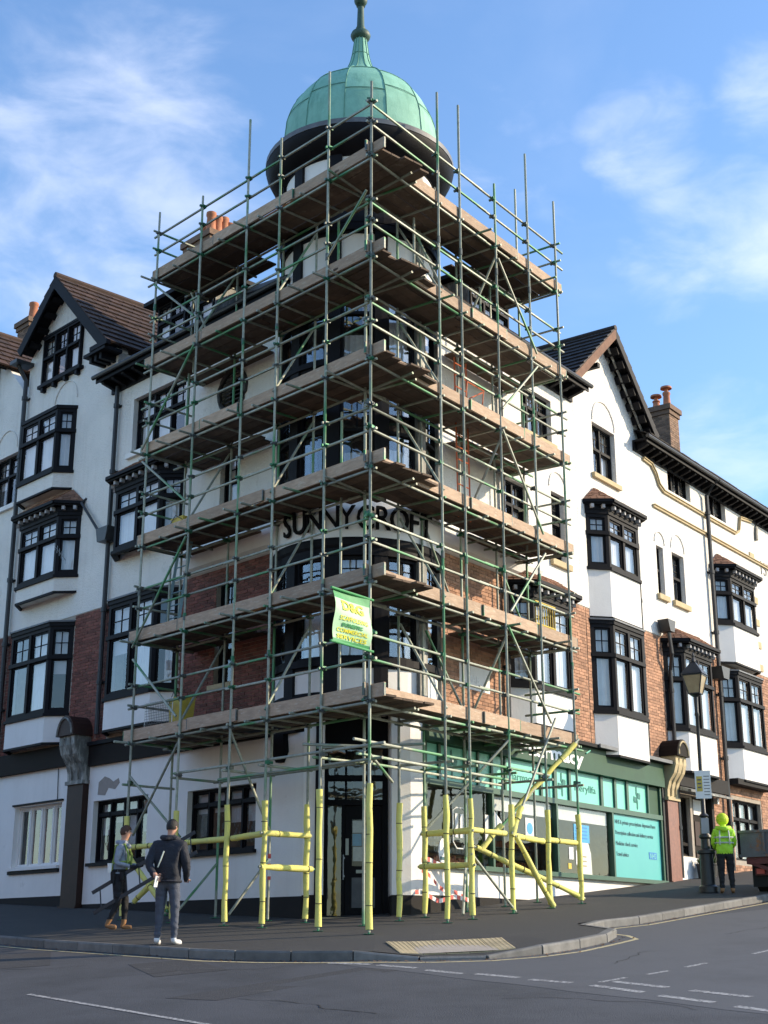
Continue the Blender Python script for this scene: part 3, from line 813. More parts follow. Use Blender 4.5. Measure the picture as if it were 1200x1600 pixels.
# left face
hb = (7.7, 10.1)
wall(FL, rect(3.9, 10.65, 7.3, 12.75), [rect(7.75, 9.85, 10.75, 12.12), rect(*hb, 8.35, 9.7), rect(5.7, 6.35, 8.2, 9.75), circle(6.0, 11.2, .46)], 'roughcast', CB)
wall(FL, rect(3.9, 10.65, 4.15, 7.3), [rect(*hb, 5.0, 7.0), rect(5.74, 6.34, 4.85, 6.98)], 'mortar', CB, name='brick_backing', o=-.014)
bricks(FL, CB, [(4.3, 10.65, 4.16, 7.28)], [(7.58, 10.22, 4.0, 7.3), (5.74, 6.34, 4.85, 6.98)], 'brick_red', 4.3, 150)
wall(FL, rect(3.42, 10.78, .68, 3.62), [rect(4.83, 7.05, 1.57, 2.8), rect(8.45, 10.55, 1.53, 2.85)], 'white_paint', CB, name='ground_floor_wall')
bx('plinth', 'dark_gap', CB, FL, 3.42, 10.7, -.4, .03, -.3, .68)
bx('fascia', 'fascia_brown', CB, FL, 3.6, 10.72, -.1, .1, 3.62, 4.14)
for (a, c, z) in ((3.6, 7.5, 3.85), (3.6, 10.72, 4.1)):
    bx('fascia_moulding', 'black_timber', CB, FL, a, c, .101, .15, z - .04, z + .045)
bay(FL, CB, 7.6, 10.2, 4.97, 7.05, panel=4.28, cur='mix')
bay(FL, CB, 7.6, 10.2, 8.3, 9.72, roof='tile', cur='net')
simple_window(FL, 7.75, 9.85, 10.75, 12.12, CB, n=3, tz=11.55, sill=('white_paint', .12, .12), cur='mix')
simple_window(FL, 5.7, 6.35, 8.2, 9.75, CB, n=1, tz=9.2, sill=('white_paint', .1, .08), cur='net')
simple_window(FL, 5.74, 6.34, 4.85, 6.98, CB, n=1, tz=6.3, sill=('stone', .1, .08), cur='none')
simple_window(FL, 4.83, 7.05, 1.57, 2.8, CB, n=4, tz=2.5, bars=(1, 1), sill=('black_timber', .07, .05), cur='blind', fw=.05, mw=.05)
simple_window(FL, 8.45, 10.55, 1.53, 2.85, CB, n=4, tz=2.55, bars=(1, 1), sill=('black_timber', .07, .05), cur='blind', fw=.05, mw=.05)
rw = MB(); rw.tube([FL.P(6.0 + .46 * math.cos(2 * PI * i / 20), .02, 11.2 + .46 * math.sin(2 * PI * i / 20)) for i in range(21)], .06, 6, caps=False)
rwo = rw.build('round_window', 'louvre_dark', CB)
for q in range(9):
    z = 10.82 + q * .095; hw = math.sqrt(max(.01, .44 ** 2 - (z - 11.2) ** 2))
    b = MB(); b.hexa([FL.P(6 - hw, -.02, z - .03), FL.P(6 + hw, -.02, z - .03), FL.P(6 + hw, -.1, z + .04), FL.P(6 - hw, -.1, z + .04)] + [FL.P(6 - hw, -.02, z - .018), FL.P(6 + hw, -.02, z - .018), FL.P(6 + hw, -.1, z + .052), FL.P(6 - hw, -.1, z + .052)])
    b.build('louvre', 'louvre_dark', rwo)
eaves(FL, CB, 3.6, 10.8, 12.72)
interior(FL, CB, 3.9, 10.6, [.3, 3.6, 7.2, 10.3, 12.7])
# right face
wall(FR, rect(3.9, 10.25, 7.38, 12.75), [rect(7.75, 9.15, 11.0, 12.1), rect(6.95, 7.95, 8.3, 9.65), rect(9.0, 9.62, 8.2, 9.85)], 'roughcast', CB)
wall(FR, rect(3.9, 10.45, 4.15, 7.38), [rect(7.1, 9.3, 5.1, 6.9)], 'mortar', CB, name='brick_backing', o=-.014)
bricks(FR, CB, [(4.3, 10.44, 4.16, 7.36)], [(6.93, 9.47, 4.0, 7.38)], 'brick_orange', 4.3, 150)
bay(FR, CB, 6.95, 9.45, 5.05, 6.95, panel=4.25, roof='tile', cur='net')
simple_window(FR, 7.75, 9.15, 11.0, 12.1, CB, n=3, tz=11.7, sill=('stone', .1, .1), cur='mix')
simple_window(FR, 6.95, 7.95, 8.3, 9.65, CB, n=2, tz=9.1, sill=('stone', .1, .1), cur='mix')
simple_window(FR, 9.0, 9.62, 8.2, 9.85, CB, n=1, tz=9.15, sill=('stone', .14, .14), cur='none')
arch(FR, CB, 9.31, 9.95, .4)
eaves(FR, CB, 3.6, 10.17, 12.62)
interior(FR, CB, 3.9, 10.4, [3.9, 7.2, 10.3, 12.7])
# coved hood along the top of the brick on both sides
for fr, e, zb in ((FR, 8.0, 7.36), (FL, 7.3, 7.28)):
    b = MB(); pf = [(0.001, zb), (.05, zb + .02), (.2, zb + .12), (.3, zb + .3), (.32, zb + .42), (.001, zb + .68)]
    n = len(pf)
    b.add([fr.P(4.05, a, z) for a, z in pf] + [fr.P(e, a, z) for a, z in pf], [(i, i + 1, n + i + 1, n + i) for i in range(n - 1)] + [tuple(range(n)), tuple(range(n, 2 * n))])
    b.build('coving', 'white_paint', CB)
# painted lettering patch and downpipe on the right brick
bx('painted_patch', 'white_paint', CB, FR, 5.02, 6.15, .001, .006, 4.72, 5.2)
text_on(FR, 'MAB', 5.3, .012, 4.86, .22, 'sign_white', CB, ext=.002)
pipe(FR, CB, [(6.75, .08, 12.5), (6.75, .08, 4.2)], .05)
pipe(FL, CB, [(10.45, .1, 12.6), (10.45, .1, 4.3)], .055)
hop = MB(); hop.prism(FL, [(10.2, 9.05), (10.7, 9.05), (10.62, 8.72), (10.28, 8.72)], .0, .3); hop.build('hopper_head', 'iron_black', CB)
# repaired patch of bare render above the ground-floor window
bp = MB()
bp.prism(FL, [(10.4, 2.98), (10.1, 2.95), (9.98, 3.1), (9.72, 3.05), (9.55, 3.18), (9.6, 3.28), (9.8, 3.22), (9.95, 3.3), (10.15, 3.36), (10.38, 3.25)], .001, .006)
bp.build('render_patch', 'repair_render', CB)
# roof: flat part, mansards and dormers
b = MB()
poly = [FL.P(10.62, -.05, 0), FL.P(4, -.05, 0), FR.P(4, -.05, 0), FR.P(10.2, -.05, 0), FR.P(10.2, -5, 0), FL.P(10.62, -5, 0)]
b.slab([(p.x, p.y) for p in poly], 12.76, 12.86); b.build('flat_roof', 'lead', CB)
def mansard(fr, u0, u1, end):
    tiled('mansard_tiles', 'roof_tile', CB, fr.P(u0, .45, 12.86), fr.P(u1, .45, 12.86), fr.P(u1, -1.5, 14.25), fr.P(u0, -1.5, 14.25), .17, .24)
    b = MB(); b.prism(Frame(fr.P(u1 - .06, 0, 0).xy, fr.no, fr.du), [(.42, 12.86), (-1.5, 14.22), (-4, 14.22), (-4, 12.86)], 0, .05)
    b.build('mansard_cheek', 'roof_tile_dark', CB)
    b = MB(); b.box(fr, u0, u1, -5, -1.45, 14.15, 14.27); b.build('mansard_top', 'lead', CB)
mansard(FL, 3.7, 9.15, 1); mansard(FR, 3.7, 8.0, 1)
def dormer(fr, u0, u1, o, z0, z1, n):
    root = simple_window(fr, u0, u1, z0, z1, CB, o=o, n=n, tz=z0 + (z1 - z0) * .6, bars=(2, 2), cur='mix', name='dormer')
    b = MB(); b.box(fr, u0 - .03, u0 - .001, o - 2.2, o, z0 - .4, z1); b.box(fr, u1 + .001, u1 + .03, o - 2.2, o, z0 - .4, z1); b.build('cheek', 'worn_timber', root)
    b = MB(); b.box(fr, u0 - .25, u1 + .25, o - 2.3, o + .3, z1 + .001, z1 + .1); b.build('dormer_roof', 'black_timber', root)
    b = MB(); b.box(fr, u0 - .03, u1 + .03, o - .3, o + .02, z0 - .5, z0 - .001); b.build('dormer_apron', 'lead', root)
dormer(FL, 7.0, 9.2, -.15, 13.1, 14.3, 4)
dormer(FR, 6.3, 7.95, -.4, 13.2, 14.3, 3)
def chimney(name_parent, fr, u0, u1, w0, w1, z0, z1, pots, pm='terracotta', prad=.13, ph=.55, cowl=False, m='brick_chimney', var_bricks=True):
    root = bx('chimney', 'mortar', name_parent, fr, u0, u1, -w1, -w0, z0, z1 - .3)
    k = MB(); h = .075
    j = 0; z = z0
    while z < z1 - .3:
        off = (j % 2) * .11
        for (fa, fb, axis) in ((u0, u1, 0), (w0, w1, 1)):
            s_ = fa - off
            while s_ < fb:
                a, c = max(fa, s_ + .006), min(fb, s_ + .219); s_ += .225
                if c - a < .04: continue
                v = random.uniform(.01, .99)
                if axis == 0: k.box(fr, a, c, -w0, -w0 + .012, z + .005, z + h - .005, 0, v)
                else:
                    k.box(fr, u0 - .012, u0, -c, -a, z + .005, z + h - .005, 0, v); k.box(fr, u1, u1 + .012, -c, -a, z + .005, z + h - .005, 0, v)
        z += h; j += 1
    k.build('brickwork', [m], root, kind='stuff')
    k = MB(); k.box(fr, u0 - .05, u1 + .05, -w1 - .05, -w0 + .05, z1 - .3, z1 - .16); k.box(fr, u0 - .1, u1 + .1, -w1 - .1, -w0 + .1, z1 - .16, z1); k.build('chimney_cap', [m], root)
    for i, (pu, pw, hh) in enumerate(pots):
        c = fr.P(pu, -pw, z1)
        k = MB(); k.rev((c.x, c.y), [(prad * 1.1, z1), (prad, z1 + .06), (prad * .82, z1 + hh * .8), (prad * 1.02, z1 + hh * .86), (prad * .98, z1 + hh), (prad * .7, z1 + hh), (prad * .65, z1 + hh * .6)], 14)
        if cowl: k.rev((c.x, c.y), [(prad * .5, z1 + hh), (prad * .5, z1 + hh + .12), (prad * 1.5, z1 + hh + .12), (prad * 1.4, z1 + hh + .18), (.01, z1 + hh + .24)], 14)
        k.build('chimney_pot', pm, root, smooth=True)
    return root
chimney(CB, FL, 9.1, 10.15, 1.45, 2.25, 13.9, 16.85, [(9.3, 1.6, .6), (9.3, 1.8, .55), (9.3, 2.0, .6), (9.3, 2.18, .5), (9.85, 1.8, .5)], prad=.13)

# ---- turret ----------------------------------------------------------
TC = (-.29, 4.1); TR = 1.6
def TP(a, r, z): return Vector((TC[0] + r * math.sin(a), TC[1] - r * math.cos(a), z))
def arcbox(b, a0, a1, r0, r1, z0, z1, n=None, mi=0, z0e=None):
    n = n or max(1, int(abs(a1 - a0) / R(6)))
    for k in range(n):
        p, q = a0 + (a1 - a0) * k / n, a0 + (a1 - a0) * (k + 1) / n
        b.hexa([TP(p, r0, z0), TP(q, r0, z0), TP(q, r1, z0), TP(p, r1, z0), TP(p, r0, z1), TP(q, r0, z1), TP(q, r1, z1), TP(p, r1, z1)], mi)
TU = one('turret', 'dark_gap', CB, lambda b: b.rev(TC, [(TR - .55, 4.05), (TR - .55, 15.6)], 24))
PA = [R(-116 + 33.2 * k) for k in range(8)]     # post angles
HP = R(4.6)
def band(z0, z1, kind, cur='mix', rows=None, bow=0.0):
    """one storey band: windows or white panels between the posts"""
    for k in range(7):
        a0, a1 = PA[k] + HP, PA[k + 1] - HP
        if kind == 'panel':
            b = MB(); arcbox(b, a0, a1, TR - .12, TR - .03, z0, z1); b.build('turret_panel', 'white_paint', TU)
            for zr0, zr1 in ((z0 - .05, z0), (z1, z1 + .05)):
                b = MB(); arcbox(b, a0, a1, TR - .05, TR, zr0, zr1); b.build('turret_rail', 'black_timber', TU)
        else:
            b = MB(); ft = .055; da = ft / TR
            arcbox(b, a0, a0 + da, TR - .14, TR - .03, z0, z1, 1); arcbox(b, a1 - da, a1, TR - .14, TR - .03, z0, z1, 1)
            arcbox(b, a0 + da, a1 - da, TR - .14, TR - .03, z0, z0 + ft); arcbox(b, a0 + da, a1 - da, TR - .14, TR - .03, z1 - ft, z1)
            tz = z0 + (z1 - z0) * rows
            arcbox(b, a0 + da, a1 - da, TR - .14, TR - .02, tz - .03, tz + .03)
            am = (a0 + a1) / 2
            arcbox(b, am - .008, am + .008, TR - .1, TR - .07, tz + .03, z1 - ft, 1)
            zm = (tz + z1) / 2
            if z1 - tz > .45: arcbox(b, a0 + da, a1 - da, TR - .1, TR - .072, zm - .011, zm + .011)
            w = b.build('turret_window', 'black_timber', TU)
            for (y0, y1) in ((z0 + ft, tz - .03), (tz + .03, z1 - ft)):
                b = MB(); arcbox(b, a0 + da, a1 - da, TR - .088, TR - .082, y0, y1, 3); b.build('pane', 'glass', w)
            c = random.choice(['net', 'half', 'half', 'none']) if cur == 'mix' else cur
            if c != 'none':
                b = MB(); nn = 16; top = z1 if c == 'net' else tz - .1 - random.random() * .3
                vs_ = []
                for q in range(nn + 1):
                    aa = a0 + (a1 - a0) * q / nn; rr = TR - .24 + .012 * math.sin(q * 2)
                    vs_ += [TP(aa, rr, z0), TP(aa, rr, top)]
                b.add(vs_, [(2 * q, 2 * q + 2, 2 * q + 3, 2 * q + 1) for q in range(nn)]); b.build('curtain', 'curtain_net', w)
for k in range(8):
    for (z0, z1) in ((4.1, 6.85), (8.1, 15.2)):
        b = MB(); arcbox(b, PA[k] - HP, PA[k] + HP, TR - .16, TR + .035, z0, z1, 2)
        b.build('turret_post', 'worn_timber' if k >= 5 and z0 < 11 else 'black_timber', TU)
band(4.2, 4.62, 'panel'); band(4.8, 6.72, 'win', rows=.76)
band(8.3, 9.95, 'win', rows=.55); band(10.1, 10.52, 'panel'); band(10.68, 12.3, 'win', rows=.6); band(12.44, 13.38, 'panel'); band(14.0, 14.35, 'panel'); band(14.45, 15.15, 'panel')
b = MB()
A0, A1 = R(-120), R(120)
for z0, z1, r_ in ((4.04, 4.15, TR + .05), (4.67, 4.8, TR + .06), (6.72, 6.86, TR + .05), (8.05, 8.25, TR + .05), (9.97, 10.05, TR + .04), (10.57, 10.68, TR + .06), (12.32, 12.39, TR + .05), (13.44, 13.6, TR + .05), (13.85, 13.95, TR + .05)):
    b = MB(); arcbox(b, A0, A1, TR - .3, r_, z0, z1); b.build('turret_band', 'black_timber', TU)
b = MB(); b.rev(TC, [(TR - .5, 13.6), (TR + .06, 13.6), (TR + .08, 13.72), (TR + .08, 13.8), (TR + .05, 13.85)], 40, A0, A1, closed=False); b.build('turret_hood', 'black_timber', TU)
b = MB(); b.rev(TC, [(TR + .02, 6.85), (TR + .06, 6.92), (TR + .08, 7.02), (TR + .06, 7.06)], 40, A0, A1, closed=False); b.build('turret_cornice', 'black_timber', TU, smooth=False)
b = MB(); b.rev(TC, [(TR + .05, 7.06), (TR + .07, 7.3), (TR + .08, 7.6), (TR + .1, 7.85), (TR + .11, 7.95), (TR + .1, 8.02), (TR - .1, 8.08)], 48, A0, A1, closed=False); b.build('sign_band', 'white_paint', TU, smooth=True)
b = MB(); b.rev(TC, [(.01, 4.05), (TR + .05, 4.04)], 40); b.build('turret_soffit', 'black_timber', TU)
# upright lettering round the band
letters = 'SUNNYCROFT'
a_start, a_end = R(-50), R(50)
for i, ch in enumerate(letters):
    a = a_start + (a_end - a_start) * i / (len(letters) - 1)
    vs_, fs, me = text_mesh(ch, .66, .02, .004); bpy.data.meshes.remove(me)
    w_ = max(v.x for v in vs_); du = Vector((math.cos(a), math.sin(a))); no = Vector((math.sin(a), -math.cos(a)))
    fr_ = Frame(TP(a, TR + .085, 0).xy, du, no); b = MB()
    b.add([fr_.P((v.x - w_ / 2) * .8, v.z + .03 + max(0, v.y) * .04, 7.2 + v.y * .98) for v in vs_], fs); b.build('sign_letter', 'letter_black', TU)
# flared black eaves and the copper dome
b = MB(); b.rev(TC, [(TR - .1, 15.12), (TR + .1, 15.2), (TR + .3, 15.36), (TR + .4, 15.56), (TR + .41, 15.64), (TR + .3, 15.7)], 48)
b.build('turret_eaves', 'black_timber', TU, smooth=True)
b = MB(); b.rev(TC, [(TR + .38, 15.645), (TR + .42, 15.65), (TR + .42, 15.76), (TR + .39, 15.77), (TR + .37, 15.72), (TR + .09, 15.8)], 48); b.build('eaves_lead', 'lead', TU, smooth=True)
prof = [(1.7, 15.8), (1.695, 16.08), (1.665, 16.36), (1.645, 16.6), (1.575, 16.85), (1.5, 17.03), (1.41, 17.22), (1.26, 17.42), (1.1, 17.58), (.93, 17.72), (.76, 17.85), (.56, 17.96), (.42, 18.08), (.31, 18.22), (.235, 18.4), (.19, 18.6), (.155, 18.86), (.13, 19.05)]
DM = one('dome', 'copper_dark', TU, lambda b: b.rev(TC, [(r_ - .05, z) for r_, z in prof], 36))
NS = 12
def pr_r(z):
    for (r0, z0), (r1, z1) in zip(prof, prof[1:]):
        if z0 <= z <= z1: return r0 + (r1 - r0) * (z - z0) / (z1 - z0)
    return prof[-1][0]
for k in range(NS):
    a0 = R(-10) + 2 * PI * k / NS; a1 = a0 + 2 * PI / NS
    sp = [15.8, 16.75 + (k % 2) * .16, 17.5 + ((k + 1) % 2) * .12, 18.05, 18.62, 19.05]
    for j in range(len(sp) - 1):
        b = MB(); n = 6; m = 5; vs_ = []
        for q in range(n + 1):
            z = sp[j] + (sp[j + 1] - sp[j]) * q / n; r_ = pr_r(z)
            fac = .35 if z < 18.2 else .1
            for t in range(m + 1):
                a = a0 + (a1 - a0) * t / m; chord = r_ * math.cos(PI / NS) / math.cos(a - (a0 + a1) / 2)
                vs_.append(TP(a, (r_ * (1 - fac) + chord * fac) + random.uniform(-.002, .002), z))
        b.add(vs_, [(q * (m + 1) + t, q * (m + 1) + t + 1, (q + 1) * (m + 1) + t + 1, (q + 1) * (m + 1) + t) for q in range(n) for t in range(m)])
        b.build('copper_sheet', 'copper_green', DM, smooth=True)
        b = MB(); 
        b.tube([TP(a0 + (a1 - a0) * t / m, pr_r(sp[j]) * 1.002 + .003, sp[j]) for t in range(m + 1)], .008, 5); 
        b.tube([TP(a0, pr_r(sp[j] + (sp[j + 1] - sp[j]) * q / n) + .004, sp[j] + (sp[j + 1] - sp[j]) * q / n) for q in range(n + 1)], .012, 5)
        b.build('copper_seam', 'seam', DM)
b = MB(); b.rev(TC, [(.13, 19.0), (.135, 19.04), (.2, 19.08), (.225, 19.15), (.2, 19.22), (.12, 19.25), (.1, 19.3), (.11, 19.34), (.085, 19.4), (.07, 19.9), (.1, 19.93)] + [(.15 * math.cos(t) + .0, 20.08 + .15 * math.sin(t)) for t in [R(-75 + 15 * i) for i in range(11)]] + [(.05, 20.24), (.02, 20.3)], 24)
b.build('finial', 'copper_dark', TU, smooth=True)

# ---- ground-floor corner: cut-off wall pieces, recess and door ---------
def wpiece(p, q, z0, z1, m, name, parent=CB, t=.12, top=None):
    p, q = Vector(p), Vector(q); fr = Frame(p, (q - p).normalized(), Vector(((q - p).y, -(q - p).x)).normalized())
    b = MB(); b.box(fr, 0, (q - p).length, -t, 0, z0, z1); return b.build(name, m, parent)
PLc, Jl, Jr, PRc = (-1.245, 3.54), (-.9, 3.42), (.37, 3.5), (.72, 3.6)
wpiece(PLc, Jl, .7, 4.03, 'white_paint', 'corner_wall'); wpiece(PLc, Jl, -.2, .695, 'dark_gap', 'corner_plinth', t=.1)
wpiece(Jr, PRc, .7, 4.03, 'white_paint', 'corner_wall'); wpiece(Jr, PRc, -.2, .695, 'dark_gap', 'corner_plinth', t=.1)
wpiece(PRc, Rp(3.72, 1.5), .7, 4.03, 'white_paint', 'corner_wall', t=.2); wpiece(PRc, Rp(3.9, 1.5), -.2, .695, 'dark_gap', 'corner_plinth', t=.1)
wpiece(Jl, (-.93, 4.5), .2, 4.03, 'black_timber', 'recess_wall'); wpiece((.3, 4.5), Jr, .7, 4.03, 'white_paint', 'recess_wall'); wpiece((.3, 4.5), Jr, .1, .695, 'dark_gap', 'recess_plinth')
FD = Frame((-.93, 4.45), (1, 0), (0, -1))
DR = one('door_surround', 'black_timber', CB, lambda b: [b.box(FD, 0, .1, -.1, .05, .2, 4.03), b.box(FD, 1.13, 1.25, -.1, .05, .2, 4.03), b.box(FD, .1, 1.13, -.1, .06, 2.36, 2.46), b.box(FD, .1, 1.13, -.1, .06, 2.82, 2.92), b.box(FD, .1, 1.13, -.1, .04, 3.42, 4.03), b.box(FD, .36, .42, -.08, .03, .3, 2.36), b.box(FD, .42, .46, -.08, .03, 2.46, 3.42), b.box(FD, .76, .8, -.08, .03, 2.46, 3.42)])
for (a, c, z0, z1) in ((.1, .36, .35, 2.36), (.1, .42, 2.46, 2.82), (.46, .76, 2.46, 2.82), (.8, 1.13, 2.46, 2.82), (.1, .42, 2.92, 3.42), (.46, .76, 2.92, 3.42), (.8, 1.13, 2.92, 3.42)):
    b = MB(); b.add([FD.P(a, -.03, z0), FD.P(c, -.03, z0), FD.P(c, -.03, z1), FD.P(a, -.03, z1)], [(0, 1, 2, 3)]); b.build('pane', 'glass', DR)
DO = one('door', 'black_timber', CB, lambda b: [b.box(FD, .43, .56, -.06, -.005, .32, 2.35), b.box(FD, .96, 1.12, -.06, -.005, .32, 2.35), b.box(FD, .56, .96, -.06, -.005, 2.1, 2.35), b.box(FD, .56, .96, -.06, -.005, .32, .55), b.box(FD, .56, .96, -.06, -.005, 1.05, 1.25)])
bx('kick_panel', 'lead', DO, FD, .56, .99, -.004, .01, .5, 1.04)
b = MB(); b.add([FD.P(.56, -.03, 1.25), FD.P(.96, -.03, 1.25), FD.P(.96, -.03, 2.1), FD.P(.56, -.03, 2.1)], [(0, 1, 2, 3)]); b.build('pane', 'shop_glass', DO)
for (a, c, z0, z1, m) in ((.57, .78, 1.86, 2.08, 'poster_white'), (.57, .74, 1.62, 1.84, 'poster_blue'), (.58, .8, 1.34, 1.6, 'poster_white'), (.8, .95, 1.3, 2.0, 'poster_tan')):
    bx('poster', m, DO, FD, a, c, -.045, -.04, z0, z1)
bx('letter_plate', 'reflective', DO, FD, .64, .86, -.004, .012, 1.12, 1.18)
b = MB(); b.tube([FD.P(.4, .06, 1.0), FD.P(.4, .06, 1.45)], .014, 8); b.box(FD, .385, .43, -.0, .05, 1.05, 1.08); b.box(FD, .385, .43, 0, .05, 1.38, 1.41); b.build('handle', 'aluminium', DO)
bx('push_plate', 'reflective', DO, FD, .44, .5, -.004, .006, 1.45, 1.75)
bx('recess_back', 'room_dark', CB, FD, -.1, 1.4, -1.2, -1.1, .2, 4.0)
bx('door_step', 'stone', CB, FD, -.0, 1.25, .0, 1.05, .1, .31)
bx('door_mat', 'rubber', CB, FD, .35, 1.2, .1, .9, .311, .325)
# alarm box high on the left wall
bp = MB(); bp.prism(FL, [(4.22, 3.62), (3.92, 3.62), (3.88, 3.3), (4.0, 3.1), (4.12, 3.1), (4.26, 3.3)], .001, .12); bp.build('alarm_box', 'letter_black', CB)

# ---- pharmacy shopfront (part of the corner building) ------------------
SF = one('shopfront', 'shop_frame', CB, lambda b: [b.box(FR, 3.72, 13.84, -.1, .06, 2.72, 2.83), b.box(FR, 3.72, 13.84, -.1, .12, 1.21, 1.3), b.box(FR, 3.72, 3.8, -.1, .05, 1.3, 3.5), b.box(FR, 13.1, 13.16, -.08, .05, 2.83, 3.5), b.box(FR, 13.76, 13.84, -.08, .05, 1.3, 3.5)] + [b.box(FR, u, u + .07, -.08, .05, 1.3, 2.72) for u in (6.07, 8.64, 11.2)])
bx('fascia_board', 'shop_green', SF, FR, 3.72, 13.84, -.1, .16, 3.5, 4.05)
bx('fascia_cornice', 'dark_gap', SF, FR, 3.7, 13.95, -.1, .3, 4.051, 4.13)
bx('stallriser', 'white_paint', SF, FR, 3.7, 13.84, -.2, .0, .72, 1.209)
bx('stallriser_plinth', 'dark_gap', SF, FR, 3.7, 13.84, -.3, .02, -.2, .718)
text_on(FR, 'Pharmacy', 6.98, .163, 3.62, .4, 'sign_white', SF, width=2.75, bold=.012, name='fascia_lettering')
b = MB(); b.tube([FR.P(9.85, .17, 3.9), FR.P(10.05, .17, 3.99)], .02, 6); b.build('fascia_flourish', 'teal_vinyl', SF)
tu = [3.8, 4.14, 4.25, 5.07, 5.6, 6.08, 6.15, 6.57, 6.94, 8.04, 8.12, 8.61, 8.73, 9.26, 9.35, 10.73, 10.84, 11.4, 11.5, 12.01, 12.11, 13.1]
tu = [3.8, 4.2, 4.28, 5.1, 5.18, 5.58, 5.64, 6.08, 6.15, 6.6, 6.66, 8.04, 8.12, 8.61, 8.73, 9.26, 9.35, 10.73, 10.84, 11.4, 11.5, 12.01, 12.11, 13.1]
for i in range(0, len(tu), 2):
    a, c = tu[i], tu[i + 1]
    bx('transom_light', 'teal_vinyl', SF, FR, a, c, -.03, -.005, 2.84, 3.49)
    if i: bx('transom_mullion', 'shop_frame', SF, FR, tu[i - 1], a, -.08, .04, 2.831, 3.499)
bx('end_panel', 'shop_green', SF, FR, 13.16, 13.76, -.06, .0, 2.84, 3.49)
def cross(uc, zc, s_):
    b = MB()
    for k in range(4):
        c_, sn = math.cos(k * PI / 2), math.sin(k * PI / 2)
        pts = [(.02, .03), (.04, .5), (.0, .62), (-.1, .55), (-.12, .2)] if k % 2 == 0 else [(.02, .03), (.06, .46), (-.2, .5), (-.26, .14)]
        b.prism(FR, [(uc + s_ * (x * c_ - y * sn) * .8, zc + s_ * (x * sn + y * c_)) for x, y in pts], .0, .006)
    for k in range(3):
        b.box(FR, uc + s_ * .08, uc + s_ * .42, 0, .004, zc + s_ * (.08 + .08 * k), zc + s_ * (.105 + .08 * k))
        b.box(FR, uc - s_ * .42, uc - s_ * .08, 0, .004, zc - s_ * (.105 + .08 * k), zc - s_ * (.08 + .08 * k))
    b.build('pharmacy_cross', 'teal_dark', SF)
cross(4.7, 3.16, .46); cross(9.0, 3.16, .42); cross(12.6, 3.16, .44)
text_on(FR, 'Pharmacy', 6.72, .0, 3.08, .22, 'teal_dark', SF, width=1.1, name='transom_lettering', ext=.003)
text_on(FR, 'Fferyllfa', 9.55, .0, 3.08, .22, 'teal_dark', SF, width=1.0, name='transom_lettering', ext=.003)
for a, c in ((3.8, 6.07), (6.14, 8.64), (8.71, 11.2)):
    b = MB(); b.add([FR.P(a, -.03, 1.3), FR.P(c, -.03, 1.3), FR.P(c, -.03, 2.72), FR.P(a, -.03, 2.72)], [(0, 1, 2, 3)]); b.build('pane', 'shop_glass', SF)
bx('vinyl_panel', 'teal_panel', SF, FR, 11.27, 13.76, -.04, -.01, 1.3, 2.72)
for k, (t, w_) in enumerate((('NHS & private prescriptions dispensed here', 2.1), ('Prescription collection and delivery service', 1.95), ('Medicine check service', 1.1), ('Travel advice', .62))):
    text_on(FR, t, 11.42, -.006, 2.5 - k * .24 + (0 if k < 3 else 0), .13, 'ink', SF, width=w_, name='panel_lettering', ext=.002)
bx('health_logo', 'nhs_blue', SF, FR, 13.1, 13.5, -.009, -.003, 1.78, 1.94)
text_on(FR, 'NHS', 13.13, -.001, 1.8, .17, 'teal_vinyl', SF, width=.32, ext=.001)
# blue band behind the upper glass, shop interior, displays and window notices
bx('window_band', 'poster_white', SF, FR, 6.2, 11.15, -.09, -.08, 2.42, 2.7)
b = MB(); b.box(FR, 3.9, 13.7, -3.4, -3.3, .6, 3.5); b.box(FR, 3.85, 3.9, -3.3, -.2, .6, 3.5); b.box(FR, 13.7, 13.75, -3.3, -.2, .6, 3.5); b.box(FR, 3.9, 13.7, -3.3, -.25, 3.4, 3.5); b.build('shop_interior_wall', 'shop_floor', SF)
bx('shop_interior_floor', 'shop_floor', SF, FR, 3.9, 13.7, -3.3, -.2, .9, 1.1)
for u0, u1, o0, z1 in ((4.2, 6.0, -1.4, 2.1), (6.6, 8.3, -1.7, 2.0), (9.2, 11.0, -1.9, 2.25)):
    sh = bx('display_shelf', 'curtain_warm' if u0 < 9 else 'blind_grey', SF, FR, u0, u1, o0 - .3, o0 - .25, 1.1, z1)
    for k in range(4):
        zz = 1.2 + k * .24; bx('shelf', 'worn_timber', sh, FR, u0, u1, o0 - .25, o0, zz, zz + .02)
        b = MB(); q = u0 + .05
        while q < u1 - .1:
            w_ = random.uniform(.05, .12); b.box(FR, q, q + w_, o0 - .2, o0 - .06, zz + .021, zz + .02 + random.uniform(.08, .19)); q += w_ + .02
        b.build('goods', random.choice(['poster_white', 'poster_tan', 'poster_blue', 'terracotta']), sh)
def notice(u0, u1, z0, z1, m, name='window_notice'): bx(name, m, SF, FR, u0, u1, -.028, -.022, z0, z1)
notice(9.5, 10.2, 1.98, 2.36, 'poster_blue'); notice(9.25, 9.45, 1.6, 1.86, 'poster_white'); notice(9.55, 9.75, 1.5, 1.8, 'poster_white')
notice(9.2, 9.34, 1.4, 1.52, 'tidy_yellow'); notice(5.9, 6.05, 1.75, 2.3, 'poster_white'); notice(7.45, 7.8, 1.9, 2.35, 'poster_white')
for k in range(4): bx('notice_text', 'nhs_blue', SF, FR, 9.56, 10.1, -.0215, -.019, 2.06 + k * .075, 2.085 + k * .075)
b = MB(); b.prism(FR, [(6.25, 2.0), (6.6, 2.15), (6.25, 2.4)], -.028, -.022); b.build('window_notice', 'poster_white', SF)
